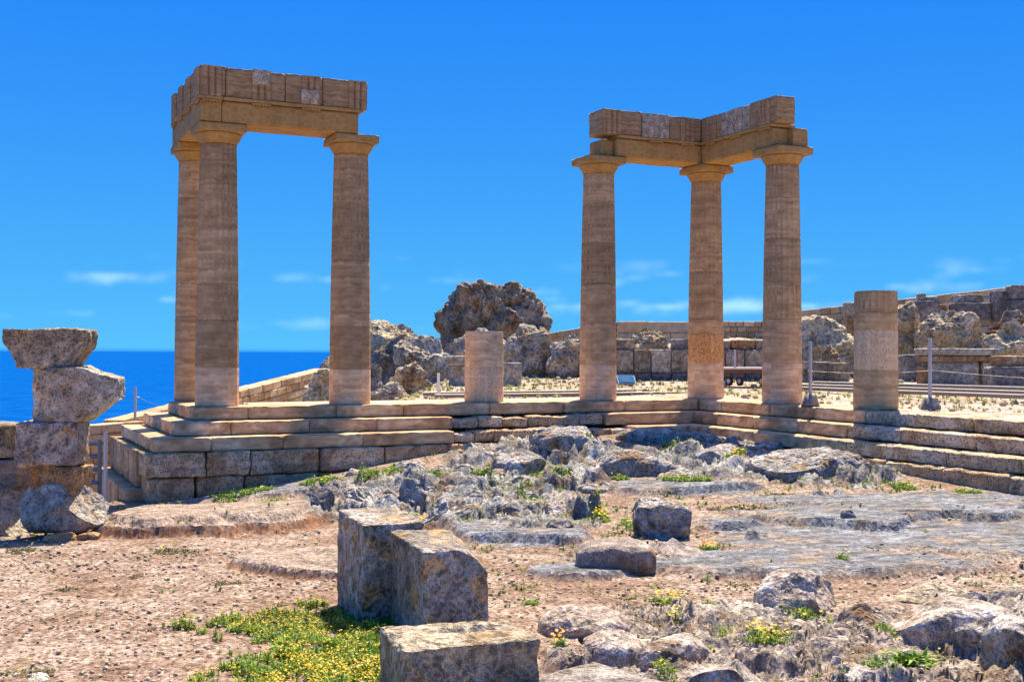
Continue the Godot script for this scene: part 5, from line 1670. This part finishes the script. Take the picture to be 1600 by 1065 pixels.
# ---------------------------------------------------------------- sky
func cloud_cover() -> ImageTexture:
	var w := 2048
	var h := 1024
	var im := Image.create(w, h, false, Image.FORMAT_RGBA8)
	im.fill(Color(1, 1, 1, 0))
	var n := noise(FastNoiseLite.new(), FastNoiseLite.TYPE_SIMPLEX_SMOOTH, 1.0, 5, 61)
	for y in range(440, 511):
		var up := (0.5 - (y + 0.5) / h) * 180.0
		for x in w:
			var a := TAU * (x + 0.5) / w
			var p := Vector3(cos(a) * 6.0, up * 0.9, sin(a) * 6.0)
			var v := n.get_noise_3dv(p * 1.15) + 0.25 * n.get_noise_3dv(p * 5.0)
			var band := smoothstep(0.6, 2.2, up) * smoothstep(5.2, 2.4, up)
			var k := smoothstep(0.17, 0.65, v) * band * 0.7
			if k > 0.0:
				im.set_pixel(x, y, Color(1, 1, 1, k))
	return ImageTexture.create_from_image(im)


func _ready() -> void:
	# camera
	var cam := Camera3D.new()
	cam.name = "camera"
	cam.position = Vector3(0, EYE, 0)
	cam.rotation = Vector3(atan(17.2 / 1850.0), 0, 0.0040)
	cam.fov = rad_to_deg(2.0 * atan(532.5 / 1850.0))
	cam.near = 0.1
	cam.far = 60000.0
	add_child(cam)
	cam.current = true
	# sky
	var sky := ProceduralSkyMaterial.new()
	sky.sky_top_color = lin(0.0, 0.088, 0.445)
	sky.sky_horizon_color = lin(0.050, 0.262, 0.475)
	sky.sky_curve = 0.125
	sky.ground_bottom_color = lin(0.004, 0.12, 0.44)
	sky.ground_horizon_color = lin(0.004, 0.12, 0.44)
	sky.ground_curve = 0.02
	sky.sun_angle_max = 45.0
	sky.sun_curve = 0.45
	sky.sky_cover = cloud_cover()
	sky.sky_cover_modulate = Color(0.55, 0.55, 0.55)
	var env := Environment.new()
	env.background_mode = Environment.BG_SKY
	env.sky = Sky.new()
	env.sky.sky_material = sky
	env.tonemap_mode = Environment.TONE_MAPPER_LINEAR
	env.tonemap_exposure = 2.1
	env.sdfgi_enabled = true
	env.ssao_enabled = true
	env.ssil_enabled = true
	var we := WorldEnvironment.new()
	we.name = "world"
	we.environment = env
	add_child(we)
	# sun: high behind the ruin, a little to one side
	var sun := DirectionalLight3D.new()
	sun.name = "sun"
	sun.light_energy = 1.6
	sun.light_color = Color(1.0, 0.94, 0.84)
	sun.light_angular_distance = 0.5
	sun.shadow_enabled = true
	add_child(sun)
	sun.look_at_from_position(Vector3(0.144, 0.853, -0.502) * 50.0, Vector3.ZERO)
	make_materials()
	# the large structure
	make_sea()
	make_ground()
	make_platform()
	make_columns()
	make_beams()
	make_walls()
	make_far_rocks()
	make_far_blocks()
	# objects
	make_stack()
	make_near_blocks()
	make_rocks()
	make_small_things()
	make_plants()
